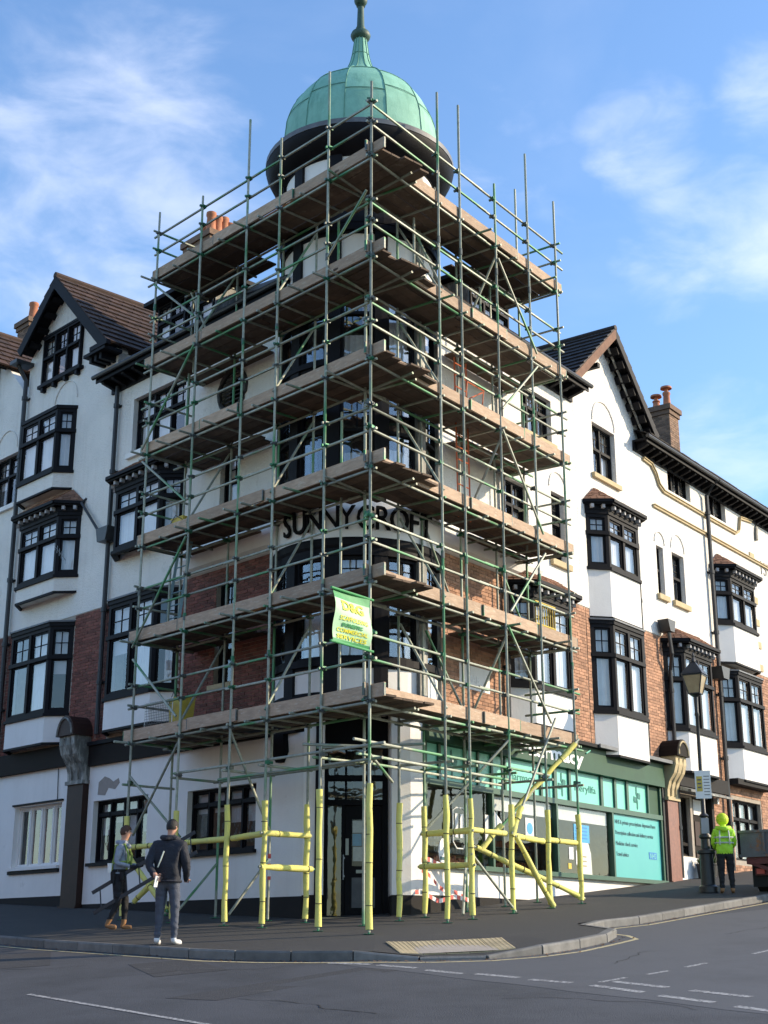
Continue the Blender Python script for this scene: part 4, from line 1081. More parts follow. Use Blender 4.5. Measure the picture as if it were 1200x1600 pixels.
for uc, zc in ((7.62, 2.14),):
    b = MB(); b.prism(FR, circle(uc, zc, .12, 16), -.0215, -.018); b.build('notice_text', 'poster_blue', SF)
b = MB(); b.prism(FR, [(4.42 + .17 * math.cos(t) * (1 if math.sin(t) > 0 else .9), 1.5 + .26 * math.sin(t)) for t in [2 * PI * i / 20 for i in range(20)]], -.028, -.022); b.build('window_notice', 'sign_white', SF)
bx('notice_text', 'ink', SF, FR, 4.3, 4.54, -.0215, -.019, 1.36, 1.42)
# a cream advertising board leaning inside the glass
b = MB(); b.prism(FR, [(10.1, 1.32), (10.75, 1.32), (10.72, 1.8), (10.5, 2.25), (10.1, 2.25)], -.3, -.28); b.build('advert_board', 'sign_white', SF)
for k in range(3): bx('notice_text', 'curtain_warm', SF, FR, 10.2, 10.5, -.279, -.275, 1.5 + k * .1, 1.53 + k * .1)
b = MB(); pts = [(4.75, 1.72), (4.75, 2.3), (4.87, 2.36), (5.1, 2.36), (5.22, 2.3), (5.22, 1.72), (5.1, 1.6), (4.87, 1.6), (4.75, 1.72)]
b.tube([FR.P(u, -.026, z) for u, z in pts], .014, 5); b.build('window_notice', 'sign_white', SF)
b = MB(); b.box(FR, 4.83, 4.92, -.028, -.02, 1.8, 2.25); b.box(FR, 5.0, 5.12, -.028, -.02, 1.8, 2.25); b.build('window_notice', 'poster_white', SF)

pilaster(FR, CB, 13.98, 14.58, 1.0, 4.02, 'red_granite', 'stone')
pilaster(FL, CB, 10.8, 11.45, .35, 4.05, 'brown_pilaster', 'worn_timber')
bx('end_post', 'iron_black', CB, FR, 13.85, 13.97, -.1, .08, 1.0, 4.05)

# ---- left gabled building ----------------------------------------------
def gabled_left(lbl, uo, full=True):
    G = thing('gabled_building', lbl, 'building', FL.P(12.8 + uo, -.5, .4))
    U0, U1 = 10.66 + uo, 15.0 + uo
    gp = [(U0, 7.25), (U1, 7.25), (U1, 14.7), (13.25 + uo, 16.3), (U0, 13.7)]
    holes = [rect(12.4 + uo, 14.15 + uo, 13.78, 15.02)]
    if full:
        holes += [rect(12.55 + uo, 14.6 + uo, 11.05, 12.6), rect(12.0 + uo, 14.35 + uo, 8.3, 9.65)]
    else:
        holes += [rect(15.25, 16.55, 10.8, 12.25)]
    wall(FL, gp, holes, 'roughcast', G)
    bu = (11.95, 14.4) if full else (16.6, 18.4)
    wall(FL, rect(U0, U1, 4.15, 7.25), [rect(bu[0], bu[1], 5.0, 7.0)], 'mortar', G, name='brick_backing', o=-.014)
    bricks(FL, G, [(U0, U1, 4.16, 7.23)], [(bu[0] - .12, bu[1] + .12, 4.0, 7.3)], 'brick_red', U0, 150 if full else 60)
    simple_window(FL, 12.35 + uo, 14.2 + uo, 13.75, 15.05, G, o=.03, n=3, tz=14.45, cur='mix', deep=.14)
    b = MB(); b.box(FL, 12.25 + uo, 14.3 + uo, .0, .14, 13.66, 13.745)
    for k in range(4): b.box(FL, 12.4 + uo + k * .55, 12.5 + uo + k * .55, .0, .12, 13.54, 13.655)
    b.box(FL, 12.3 + uo, 14.25 + uo, 0, .12, 15.055, 15.12); b.build('window_bracket', 'black_timber', G)
    if full:
        bay(FL, G, 12.42, 14.75, 11.0, 12.62, c=.3, panel=10.55, panel_mat='roughcast', cur='net', flash=False)
        bay(FL, G, 11.87, 14.5, 8.25, 9.72, roof='tile', cur='net', panel=7.85, panel_mat='roughcast')
        bay(FL, G, 11.87, 14.5, 4.95, 7.0, panel=4.28, cur='mix')
        arch(FL, G, 13.0, 12.95, .55)
    else:
        simple_window(FL, 15.25, 16.55, 10.8, 12.25, G, n=2, tz=11.7, sill=('white_paint', .12, .1), cur='mix')
        arch(FL, G, 15.9, 12.4, .55)
        bay(FL, G, 16.5, 18.5, 8.25, 9.72, roof='tile', cur='mix')
        bay(FL, G, 16.5, 18.5, 4.95, 7.0, panel=4.28)
    # ground floor
    gh = [rect(11.87, 13.97, 1.55, 2.93)] if full else []
    wall(FL, rect(U0 + .8 if full else U0, U1, .88, 3.72), gh, 'white_paint', G, name='ground_floor_wall')
    if full:
        w = simple_window(FL, 11.87, 13.97, 1.55, 2.93, G, frame='white_paint', n=4, cur='none', fw=.055, mw=.06, sill=('white_paint', .07, .06))
        bx('blind', 'bay_tile', w, FL, 11.9, 13.9, -.5, -.48, 1.6, 2.9)
        bx('sill_shadow_strip', 'black_timber', G, FL, 11.8, 14.04, 0, .05, 1.4, 1.475); bx('window_hood', 'black_timber', G, FL, 11.8, 14.04, 0, .05, 2.96, 3.0)
    bx('plinth', 'dark_gap', G, FL, U0 + .8 if full else U0, U1, -.4, .03, -.3, .88)
    bx('fascia', 'fascia_brown', G, FL, U0 + .8 if full else U0, U1, -.1, .12, 3.72, 4.2)
    # roof: tiled slopes, bargeboards, brackets
    rz, ru, oo = 16.45, 13.25 + uo, .45
    ez, eu = 13.7, 10.5 + uo
    vz, vu = 14.85, 14.95 + uo
    if not full: ez, eu = 14.85, 11.65 + uo
    tiled('roof_tiles', 'roof_tile', G, FL.P(eu, oo, ez), FL.P(eu, -7, ez), FL.P(ru, -7, rz), FL.P(ru, oo, rz), .3, .34, .055)
    tiled('roof_tiles', 'roof_tile', G, FL.P(vu, oo, vz), FL.P(vu, -7, vz), FL.P(ru, -7, rz), FL.P(ru, oo, rz), .3, .34, .055)
    b = MB(); b.tube([FL.P(ru, oo, rz + .02), FL.P(ru, -7, rz + .02)], .09, 8); b.build('ridge_tiles', 'roof_tile', G)
    for (a, za) in ((eu, ez), (vu, vz)):
        b = MB(); d = Vector((a - ru, za - rz)).normalized(); nrm = Vector((-d.y, d.x)) if a < ru else Vector((d.y, -d.x))
        if nrm.y > 0: nrm = -nrm
        p0, p1 = Vector((ru, rz)), Vector((a, za))
        b.prism(FL, [tuple(p0), tuple(p1), tuple(p1 + nrm * .26), tuple(p0 + Vector((0, -.36)))], oo - .05, oo)
        b.build('bargeboard', 'black_timber', G)
        b = MB(); b.prism(FL, [tuple(p0 + Vector((0, -.06))), tuple(p1 + nrm * .05), tuple(p1 + nrm * .08), tuple(p0 + Vector((0, -.1)))], -.0, oo - .051); b.build('soffit', 'black_timber', G)
        n = int((p1 - p0).length / .42)
        for k in range(1, n):
            c = p0.lerp(p1, k / n) + nrm * .1
            bb = MB(); bb.prism(FL, [tuple(c), tuple(c + d * .16), tuple(c + d * .16 + nrm * .13), tuple(c + nrm * .13)], .0, oo - .12); bb.build('purlin_end', 'black_timber', G)
    if full:
        b = MB(); b.box(FL, U0 - .15, U0 + .8, .0, .5, 13.52, 13.6); b.box(FL, U0 - .25, U0 + .5, .4, .52, 13.6, 13.72); b.build('eaves_return', 'black_timber', G)
        b = MB()
        for k in range(3): b.box(FL, U0 + .1 + k * .22, U0 + .2 + k * .22, 0, .42, 13.36, 13.519)
        b.build('eaves_bracket', 'black_timber', G)
        bx('side_wall', 'roughcast', G, FL, U0, U0 + .2, -6, -.001, 12.0, 13.6)
    bx('valley_gutter', 'iron_black', G, FL, 14.8 + uo, 15.15 + uo, -.0, .52, 14.5, 14.6)
    pipe(FL, G, [(15.0 + uo, .35, 14.5), (14.95 + uo, .12, 14.1), (14.93 + uo, .1, 4.2)], .06)
    interior(FL, G, U0 + .02, U1 - .02, [.3, 3.7, 7.2, 10.3, 13.4])
    if full: 
        b = MB(); b.tube([FL.P(11.7, .0, 10.1), FL.P(11.75, .1, 9.98), FL.P(10.75, .12, 8.95)], .035, 6); b.build('overflow_pipe', 'iron_black', G)
        k = MB()   # television aerial fixed to the bay
        k.tube([FL.P(11.95, .3, 8.55), FL.P(11.7, .75, 8.75)], .008, 5)
        for q in range(6):
            p = FL.P(11.95, .3, 8.55).lerp(FL.P(11.7, .75, 8.75), q / 5); k.tube([p - Vector((0, 0, .09)), p + Vector((0, 0, .09))], .005, 5)
        k.build('aerial', 'aluminium', G)
    return G
GL = gabled_left('white gabled building left of the scaffolding, black framed bays and brown tiled roof', 0)
GL2 = gabled_left('second white gabled building, cut off by the left edge of the photo', 4.34, False)
chimney(GL2, FL, 19.8, 20.5, 2.4, 2.95, 14.5, 18.45, [(19.98, 2.6, .6)], prad=.15)

# ---- right gabled building ----------------------------------------------
GR = thing('gabled_building', 'sunlit white gabled building right of the scaffolding, stepped brackets under its black bargeboard', 'building', FR.P(12.2, -.5, 1.1))
wall(FR, [(10.26, 7.38), (14.42, 7.38), (14.42, 12.6), (14.1, 12.6), (11.9, 14.72), (10.26, 13.3)], [rect(11.2, 12.42, 10.88, 12.25), rect(10.8, 12.9, 8.45, 9.7)], 'roughcast', GR)
wall(FR, rect(10.46, 14.42, 4.15, 7.38), [rect(10.8, 12.9, 5.1, 6.95)], 'mortar', GR, name='brick_backing', o=-.014)
bricks(FR, GR, [(10.46, 14.42, 4.16, 7.36)], [(10.63, 13.07, 4.0, 7.4)], 'brick_orange', 10.4, 110)
simple_window(FR, 11.2, 12.42, 10.88, 12.25, GR, n=2, tz=11.62, bars=(3, 2), sill=('stone', .12, .12), cur='mix')
arch(FR, GR, 11.81, 12.3, .6)
bay(FR, GR, 10.65, 13.05, 8.4, 9.72, roof='tile', cur='net', panel=7.2, panel_mat='white_paint', timber='black_timber')
bay(FR, GR, 10.65, 13.05, 4.98, 7.02, panel=3.98, cur='net')
pipe(FR, GR, [(13.2, .1, 9.9), (13.2, .1, 4.2)], .035)
rz, ru, oo = 14.9, 11.92, .45
for (a, za) in ((9.45, 12.72), (14.15, 12.62)):
    lo0, lo1 = FR.P(a, oo, za), FR.P(a, -6, za)
    if a < ru: tiled('roof_tiles', 'roof_tile_dark', GR, lo0, lo1, FR.P(ru, -6, rz), FR.P(ru, oo, rz), .28, .34, .05)
    else: tiled('roof_tiles', 'roof_tile_dark', GR, lo0, lo1, FR.P(ru, -6, rz), FR.P(ru, oo, rz), .28, .34, .05)
    p0, p1 = Vector((ru, rz)), Vector((a, za)); d = (p1 - p0).normalized(); nrm = Vector((-d.y, d.x))
    if nrm.y > 0: nrm = -nrm
    b = MB(); b.prism(FR, [tuple(p0), tuple(p1), tuple(p1 + nrm * .2), tuple(p0 + Vector((0, -.28)))], oo - .05, oo); b.build('bargeboard', 'bay_tile' if a < ru else 'black_timber', GR)
    b = MB(); b.prism(FR, [tuple(p0 + Vector((0, -.06))), tuple(p1 + nrm * .05), tuple(p1 + nrm * .08), tuple(p0 + Vector((0, -.1)))], 0, oo - .051); b.build('soffit', 'black_timber', GR)
    b = MB(); b.prism(FR, [tuple(p0 + Vector((0, -.36))), tuple(p1 + nrm * .26), tuple(p1 + nrm * .3), tuple(p0 + Vector((0, -.41)))], oo - .3, oo - .25); b.build('barge_rail', 'worn_timber', GR)
    if a > ru:
        n = 8
        for k in range(1, n):
            c = p0.lerp(p1, k / n) + nrm * .1
            bb = MB(); bb.prism(FR, [tuple(c), tuple(c + d * .2), tuple(c + d * .2 + nrm * .2), tuple(c + nrm * .16)], .0, oo - .06); bb.build('purlin_end', 'black_timber', GR)
b = MB(); b.tube([FR.P(ru, oo, rz + .02), FR.P(ru, -6, rz + .02)], .08, 8); b.build('ridge_tiles', 'roof_tile_dark', GR)
bp = MB(); bp.box(FR, 11.0, 11.12, 0, .35, 13.55, 13.67); bp.build('purlin_end', 'black_timber', GR)
interior(FR, GR, 10.46, 14.4, [3.9, 7.2, 10.3, 12.55])
bx('fascia_top', 'lead', GR, FR, 10.2, 14.0, .31, .36, 4.06, 4.14)

# ---- right terrace --------------------------------------------------------
def terrace(lbl, U0, U1, first):
    T = thing('terrace_building', lbl, 'building', FR.P((U0 + U1) / 2, -.5, 1.6))
    bu = (14.55, 17.1) if first else (18.02, 20.6)
    att = (15.5, 16.95) if first else (18.2, 19.4)
    holes = [rect(att[0], att[1], 11.6, 12.42)]
    if first: holes += [rect(14.5, 14.92, 8.5, 9.82), rect(15.45, 16.2, 8.5, 9.85)]
    else: holes += [rect(bu[0] + .15, bu[1] - .15, 8.45, 9.7)]
    wall(FR, rect(U0, U1, 7.4, 12.6), holes, 'roughcast', T)
    wall(FR, rect(U0, U1, 4.0, 7.4), [rect(bu[0] + .15, bu[1] - .15, 5.1, 6.95)], 'mortar', T, name='brick_backing', o=-.014)
    bricks(FR, T, [(U0, U1, 4.01, 7.38)], [(bu[0] - .02, bu[1] + .02, 3.9, 7.4)], 'brick_orange', U0, 80)
    simple_window(FR, att[0], att[1], 11.6, 12.42, T, n=3 if first else 2, tz=None, bars=(2, 3), lbars=(2, 4), cur='net')
    if first:
        simple_window(FR, 14.5, 14.92, 8.5, 9.82, T, n=1, tz=9.2, sill=('stone', .14, .1), cur='none')
        simple_window(FR, 15.45, 16.2, 8.5, 9.85, T, n=1, tz=9.2, bars=(2, 3), sill=('stone', .14, .12), cur='blind')
        arch(FR, T, 14.71, 9.9, .3); arch(FR, T, 15.83, 9.95, .42)
        bay(FR, T, 14.55, 17.1, 5.05, 7.0, panel=4.0, roof='tile', cur='net')
        line = [(13.97, 12.04), (14.45, 12.0), (14.7, 11.8), (14.85, 11.55), (15.13, 11.43), (17.75, 11.42)]
    else:
        bay(FR, T, 18.02, 20.6, 8.4, 9.72, roof='tile', cur='net', panel=7.3)
        bay(FR, T, 18.02, 20.6, 5.0, 6.95, panel=4.1, cur='net')
        line = [(17.75, 11.42), (20.0, 11.43), (20.25, 11.55), (20.4, 12.0), (21.3, 12.1)]
    for pts, r_ in ((line, .07), ([(U0, 10.87), (U1, 10.87)], .05)):
        b = MB(); 
        for (a, za), (c, zc_) in zip(pts, pts[1:]): b.bar(FR.P(a, .03, za), FR.P(c, .03, zc_), .06, .06); b.bar(FR.P(a, .045, za + .04), FR.P(c, .045, zc_ + .04), .09, .025)
        b.build('moulding', 'stone', T)
    eaves(FR, T, U0 - (1.0 if first else 0), U1, 12.35, o=.42, step=.36)
    tiled('roof_tiles', 'roof_tile_dark', T, FR.P(U0 - (.9 if first else 0), .5, 12.5), FR.P(U1, .5, 12.5), FR.P(U1, -4, 14.6), FR.P(U0 - (.9 if first else 0), -4, 14.6), .2, .26, .03)
    interior(FR, T, U0 + .02, U1 - .02, [1.2, 3.9, 7.2, 10.3, 12.5])
    return T
T1 = terrace('sunlit white building with one roofed bay above a brown front door, beyond the stone console', 14.43, 17.86, True)
T2 = terrace('last sunlit white building at the right edge, two stacked bays and an arched gable panel', 17.87, 24.5, False)
pipe(FR, T1, [(17.8, .45, 12.4), (17.8, .12, 12.0), (17.8, .12, 1.7)], .06)
pipe(FR, T1, [(14.42, .25, 7.45), (14.46, .28, 6.9), (14.62, .14, 6.5), (14.62, .12, 1.4)], .05)
hop = MB(); hop.prism(FR, [(14.2, 7.75), (14.65, 7.75), (14.55, 7.45), (14.32, 7.45)], .05, .35); hop.build('hopper_head', 'iron_black', T1)
hop = MB(); hop.prism(FR, [(17.2, 7.0), (17.75, 7.0), (17.65, 6.68), (17.3, 6.68)], .1, .45); hop.build('hopper_head', 'iron_black', T1)
# ground floor of the terrace
bx('bay_lintel', 'dark_gap', T1, FR, 14.6, 17.6, -.1, .22, 3.62, 3.98)
b = MB(); b.prism(Frame(FR.P(14.6, 0, 0).xy, nR, dR), [(.2, 3.5), (.5, 3.45), (.5, 3.5), (.2, 3.6)], 0, 2.6); b.build('canopy', 'worn_timber', T1)
wall(FR, rect(14.6, 17.86, .8, 4.0), [rect(14.82, 15.62, 1.95, 3.4), rect(15.75, 16.85, 1.1, 3.45)], 'mortar', T1, name='ground_floor_wall', o=-.014)
bricks(FR, T1, [(16.9, 17.86, 1.3, 4.0)], [], 'brick_orange', 17, 60)
bx('white_apron', 'white_paint', T1, FR, 14.75, 15.75, -.0, .06, 1.25, 1.92)
simple_window(FR, 14.82, 15.62, 1.95, 3.4, T1, n=2, tz=2.25, bars=(1, 1), cur='net', frame='fascia_brown')
dr = bx('door', 'fascia_brown', T1, FR, 15.85, 16.75, -.14, -.08, 1.35, 3.0)
bx('door_light', 'curtain_net', dr, FR, 15.95, 16.65, -.1, -.075, 3.02, 3.4)
for zz in (1.5, 2.25):
    for uu in (15.95, 16.35): bx('door_panel', 'brown_pilaster', dr, FR, uu, uu + .3, -.079, -.06, zz, zz + .6)
bx('door_knocker', 'aluminium', dr, FR, 16.28, 16.32, -.06, -.03, 2.5, 2.7); bx('letter_plate', 'aluminium', dr, FR, 16.15, 16.45, -.06, -.045, 2.0, 2.06)
bx('door_post', 'dark_gap', T1, FR, 16.76, 16.9, -.1, .08, 1.3, 3.6)
bx('wall_lamp', 'sign_white', T1, FR, 17.0, 17.12, .0, .14, 3.35, 3.5)
wall(FR, rect(17.87, 24.5, 1.2, 4.0), [rect(18.35, 20.35, 2.0, 3.6)], 'mortar', T2, name='ground_floor_wall', o=-.014)
bricks(FR, T2, [(17.87, 24.0, 1.5, 4.0)], [(18.3, 20.4, 1.9, 3.65)], 'brick_orange', 17, 70)
simple_window(FR, 18.35, 20.35, 2.0, 3.6, T2, n=3, tz=3.1, bars=(1, 1), cur='net')
bx('bay_soffit', 'dark_gap', T2, FR, 18.0, 20.65, .0, .35, 3.95, 4.1)
# arched gable panel with date, quoins, oriel beside it
b = MB(); b.tube([FR.P(22.4 + .8 * math.cos(t), .03, 11.6 + .95 * math.sin(t)) for t in [PI * i / 14 for i in range(15)]], .07, 6); b.build('arch_moulding', 'worn_timber', T2)
text_on(FR, '1577', 21.75, .01, 10.6, .6, 'worn_timber', T2, width=1.2, ext=.01, name='date_lettering')
for k in range(12):
    if k % 2 == 0: bx('quoin', 'stone', T2, FR, 21.0, 21.35, .0, .03, 7.5 + k * .34, 7.5 + k * .34 + .2)
chimney(T1, FR, 19.15, 19.8, 1.45, 2.15, 12.6, 15.6, [(19.4, 1.6, .5), (19.4, 1.95, .3)], cowl=True, pm='terracotta', prad=.12)

# ================================================================== SCAFFOLD
SCF = thing('scaffold', 'tall tube and board scaffolding wrapping the building corner, six boarded lifts', 'scaffolding', (0, 0, 0))
LZ = [3.645, 5.635, 7.635, 9.625, 11.605, 13.645]
IW = .98
LU = {'A': 6.82, 'B': 5.22, 'C': 3.66, 'D': 2.62, 'E': 1.19}
RU = {'G': 2.17, 'H': 2.94, 'I': 4.28, 'J': 5.61, 'K': 6.82}
def S(fr, u, w, z): return fr.P(u, -w, z)
PR = .0245
tube_cache = {}
def tube(name, p, q, r=PR, m='galvanised', parent=SCF, n=8, ext=0.0):
    """a straight tube; meshes are shared by length"""
    p, q = Vector(p), Vector(q); L_ = round((q - p).length + .005, 2)
    key = (name, L_, r, m)
    if key not in tube_cache:
        b = MB(); b.tube([(0, 0, -.0), (0, 0, L_)], r, n); tube_cache[key] = b.mesh(name, [m], smooth=True)
        tube_cache[key].set_sharp_from_angle(angle=R(45))
    o = place(tube_cache[key], name, p, parent)
    o.rotation_euler = (q - p).to_track_quat('Z', 'Y').to_euler()
    return o
def ground(fr, u, w): p = S(fr, u, w, 0); return gz(p.x, p.y)
cb = MB(); cb.box(XY, -.045, .045, -.04, .045, -.032, .032); cb.box(XY, -.02, .02, .045, .1, -.02, .02); cb.tube([(-.07, .02, 0), (.075, .02, 0)], .012, 6)
CPM = cb.mesh('coupler', ['coupler_steel'])
ncp = [0]
def coupler(p, ang=None):
    if ncp[0] >= 300: return
    ncp[0] += 1
    o = place(CPM, 'coupler', p, SCF); o.rotation_euler = (random.uniform(-.15, .15), random.uniform(-.15, .15), random.uniform(0, 6.28) if ang is None else ang)
def sleeve(p, q, parent=SCF, bulge=False):
    p, q = Vector(p), Vector(q); n = 6; pts = [p.lerp(q, k / n) for k in range(n + 1)]
    pts = [pt + Vector((random.uniform(-.012, .012), random.uniform(-.012, .012), 0)) for pt in pts]
    rr = [.05 * random.uniform(.86, 1.16) for _ in pts]
    b = MB(); b.tube(pts, rr, 12); o = b.build('foam_sleeve', 'yellow_foam', parent, smooth=True)
    L_ = (q - p).length; k = .35; b = MB()
    while k < L_ - .1:
        c = p.lerp(q, k / L_); d = (q - p).normalized(); b.tube([c, c + d * .012], .056, 10); k += random.uniform(.3, .85)
    if b.v: b.build('tape_band', 'black_tape', o)
def baseplate(p):
    b = MB(); b.box(XY, p.x - .08, p.x + .08, p.y - .08, p.y + .08, p.z + .002, p.z + .01); b.tube([p, p + Vector((0, 0, .1))], .018, 8); b.build('base_plate', 'base_green', SCF)
tops = {'A': 15.22, 'B': 14.95, 'C': 16.06, 'D': 15.15, 'E': 15.96, 'F': 15.15, 'G': 16.1, 'H': 16.21, 'I': 15.04, 'J': 16.42, 'K': 15.8}
outer = [(SL, n, LU[n]) for n in 'ABCDE'] + [(SL, 'F', 0.0)] + [(SR, n, RU[n]) for n in 'GHIJK']
for fr, n, u in outer:
    g = ground(fr, u, 0); p = S(fr, u, 0, g); q = S(fr, u, 0, tops[n])
    z = g + .03; i = 0
    while z < tops[n] - .05:                       # a standard is several lengths of tube
        z2 = min(tops[n], z + (6.3 if i else random.choice([4.6, 5.6, 6.3])))
        if tops[n] - z2 < 1: z2 = tops[n]
        tube('standard', S(fr, u, 0, z), S(fr, u, 0, z2))
        if i: b = MB(); b.tube([S(fr, u, 0, z - .07), S(fr, u, 0, z + .07)], .034, 8); b.build('joint_sleeve', 'coupler_steel', SCF)
        z = z2; i += 1
    baseplate(S(fr, u, 0, g)); sleeve(S(fr, u, 0, g + .07), S(fr, u, 0, 2.28 if fr is SR or n in 'EF' else 2.2))
for fr, n, u in [(SL, n, LU[n]) for n in 'ABCDE'] + [(SR, n, RU[n]) for n in 'GHIJK']:
    g = ground(fr, u, IW); top = {'K': 16.45, 'J': 14.0}.get(n, 13.75)
    uu = u + (.03 if n in 'CD' else 0)
    tube('standard', S(fr, uu, IW, g + .03), S(fr, uu, IW, 6.2)); tube('standard', S(fr, uu, IW, 6.2), S(fr, uu, IW, 6.2 + 6.0)); tube('standard', S(fr, uu, IW, 12.2), S(fr, uu, IW, top))
    baseplate(S(fr, uu, IW, g))
    if n in 'DGH': sleeve(S(fr, uu, IW, g + .07), S(fr, uu, IW, 2.2))
# platforms
board_i = [0]
BDM = {}
def board(fr, u0, u1, w0, z, dz=0.0, parent=SCF):
    L_ = round(u1 - u0, 2)
    if L_ not in BDM:
        v = []
        for x0 in (0,):
            b = MB(); b.box(XY, 0, L_, 0, .222, 0, .038); b.box(XY, -.002, .03, -.001, .223, .004, .034)
            BDM[L_] = b.mesh('scaffold_board', ['scaffold_board'])
    p = S(fr, u0, w0, z + dz)
    o = place(BDM[L_], 'scaffold_board', p if fr is SR else S(fr, u0, w0 + .222, z + dz), parent)
    o.rotation_euler = (random.uniform(-.006, .006), random.uniform(-.004, .004), fr.ang() + random.uniform(-.004, .004))
    return o
def toe(fr, u0, u1, z, o_=-.012, wout=0.035):
    b = MB(); b.box(fr, u0, u1, -wout - .038, -wout, z, z + .222); o = b.build('toe_board', 'toe_wood', SCF)
    b = MB(); b.box(fr, u0 - .001, u0 + .02, -wout - .04, -wout + .002, z + .01, z + .21); b.box(fr, u1 - .02, u1 + .001, -wout - .04, -wout + .002, z + .01, z + .21); b.build('end_band', 'coupler_steel', o)
for li, z in enumerate(LZ):
    for fr in (SL, SR):
        U = LU if fr is SL else RU
        dz = 0.0 if fr is SL else .04
        us = sorted(U.values())
        ustart = -.22 if fr is SL else .32
        uend = 7.05 + random.uniform(-.1, .1)
        for r_ in range(6):
            w0 = .085 + r_ * .235 if r_ < 4 else (.085 + 4 * .235 + .03 if r_ == 4 else 1.3)
            if r_ < 4:
                spans = [(ustart + random.uniform(-.08, .08), 3.5 + random.uniform(-.12, .12)), (3.4, uend + random.uniform(-.1, .12))]
            else:
                lo, hi = 4.45, uend
                spans = [(lo + random.uniform(0, .25), hi + random.uniform(-.2, .1))]
                if r_ == 4: spans.append((ustart, 1.9))
            for k, (a, c) in enumerate(spans):
                a, c = round(a, 1), round(c, 1)
                board(fr, a, c, w0, z + dz - .004, random.uniform(0, .004) + (.039 if k == 1 and r_ < 4 else 0))
        # toe boards
        t1, t2 = random.uniform(2.2, 3.9), random.uniform(4.6, 5.6)
        toe(fr, -.3 if fr is SL else -.1, t1, z + (0 if fr is SL else .02)); toe(fr, t1 - .12, t2, z + random.uniform(-.005, .02), wout=-.006); toe(fr, t2 - .05, uend + .05, z + .01)
        if li in (2, 3, 4) and fr is SR:
            for k in range(2): # short lapped boards proud of the corner
                board(fr, .35 + k * .5, 1.3 + k * .6, -.1, z + .045 + k * .04)
        # ledgers, rails, transoms
        e0, e1 = (-.1, 7.05) if fr is SL else (-.08, 7.1)
        for w_, zz, nm in ((.05, z - .075, 'ledger'), (IW - .05, z - .075, 'ledger'), (.05, z + .64, 'guard_rail'), (.05, z + 1.06, 'guard_rail')):
            jz = random.uniform(-.015, .015); mid = 3.6 + random.uniform(-.3, .3)
            tube(nm, S(fr, e0, w_, zz + jz), S(fr, mid + .25, w_, zz + jz)); tube(nm, S(fr, mid, w_ + .035, zz + jz + .03), S(fr, e1 + random.uniform(-.1, .2), w_ + .035, zz + jz + .02))
        tl = list(us) + [(a + c) / 2 for a, c in zip([0.3] + us[:-1], us) if c - a > 1.0] + [us[-1] + .1]
        for t in tl:
            a, c = -random.choice([.05, .06, .1, .3]), 1.3 + random.uniform(0, .25)
            if 1.7 < t < 4.6: c = IW + .03
            tube('transom', S(fr, t + .05, a, z - .026), S(fr, t + .05 + random.uniform(-.04, .04), c, z - .026))
        for zz in (z + .64, z + 1.06):             # stop end rail
            tube('guard_rail', S(fr, 6.87, -.1, zz + .05), S(fr, 6.87, 1.15, zz + .05))
        for n, u in U.items():
            for zz in (z - .075, z + .64, z + 1.06): coupler(S(fr, u, .03, zz), fr.ang())
            if li < 5 or n == 'K': coupler(S(fr, u, IW - .02, z - .075), fr.ang())
    for zz in (z - .06, z + .66, z + 1.08): coupler(S(SL, 0, .02, zz)); coupler(S(SR, .0, .05, zz + .05))
# ledger braces across the scaffold, and face braces
for li in range(5):
    z, z2 = LZ[li], LZ[li + 1]
    for fr, n, u in ((SL, 'D', LU['D']), (SR, 'G', RU['G'])):
        tube('ledger_brace', S(fr, u + .06, .0, z + .12), S(fr, u + .06, IW, z2 - .25))
    if li % 2 == 0:
        tube('ledger_brace', S(SL, LU['B'] + .06, 0, z + .12), S(SL, LU['B'] + .06, IW, z2 - .2)); tube('ledger_brace', S(SR, RU['I'] + .06, IW, z + .1), S(SR, RU['I'] + .06, .02, z2 - .2))
tube('ledger_brace', S(SL, LU['E'] - .05, -.03, LZ[4] + .35), S(SL, .1, -.03, LZ[5] - .75))
for a, za, c, zc in ((6.82, 13.45, 5.3, 12.2), (5.22, 11.55, 6.95, 9.7), (6.9, 9.42, 5.3, 8.2), (5.22, 7.45, 6.9, 5.5), (6.85, 5.25, 5.3, 3.95)):
    tube('face_brace', S(SL, a, -.05, za), S(SL, c, -.05, zc))
for a, za, c, zc in ((4.28, 13.3, 5.75, 11.7), (5.75, 11.4, 4.3, 10.0), (4.28, 9.55, 5.75, 7.75), (5.8, 7.35, 4.4, 5.9), (4.28, 5.6, 5.8, 3.95)):
    tube('face_brace', S(SR, a, -.05, za), S(SR, c, -.05, zc))
for (fr, u, w_, za, u2, w2, zb) in ((SR, 2.6, .9, 13.55, 3.4, .4, 11.7), (SR, 2.2, .6, 13.5, 2.05, .5, 11.75), (SL, 6.5, .7, 13.4, 5.9, .9, 12.0), (SR, 3.0, .95, 10.9, 4.1, .95, 9.7), (SR, 3.0, .95, 7.4, 4.1, .95, 5.8), (SR, 3.0, .95, 5.4, 4.3, .95, 4.0), (SR, 5.7, .95, 7.2, 6.8, .95, 5.8)):
    tube('inner_brace', S(fr, u, w_, za), S(fr, u2, w2, zb))
for (fr, u, w_, z0, z1) in ((SL, 1.9, .9, 11.7, 13.4), (SL, 6.0, .5, 11.3, 13.1), (SL, 6.3, .6, 9.7, 11.4), (SR, 5.2, .98, 11.7, 13.3), (SR, 6.2, .6, 7.6, 8.6), (SR, 6.4, .7, 9.7, 10.9), (SL, 6.5, .5, 5.7, 7.2), (SR, 1.1, .95, 5.7, 13.5), (SR, 1.1, .95, 3.7, 5.3), (SL, 1.75, .9, 3.7, 9.3)):
    tube('puncheon', S(fr, u, w_, z0), S(fr, u, w_, z1))
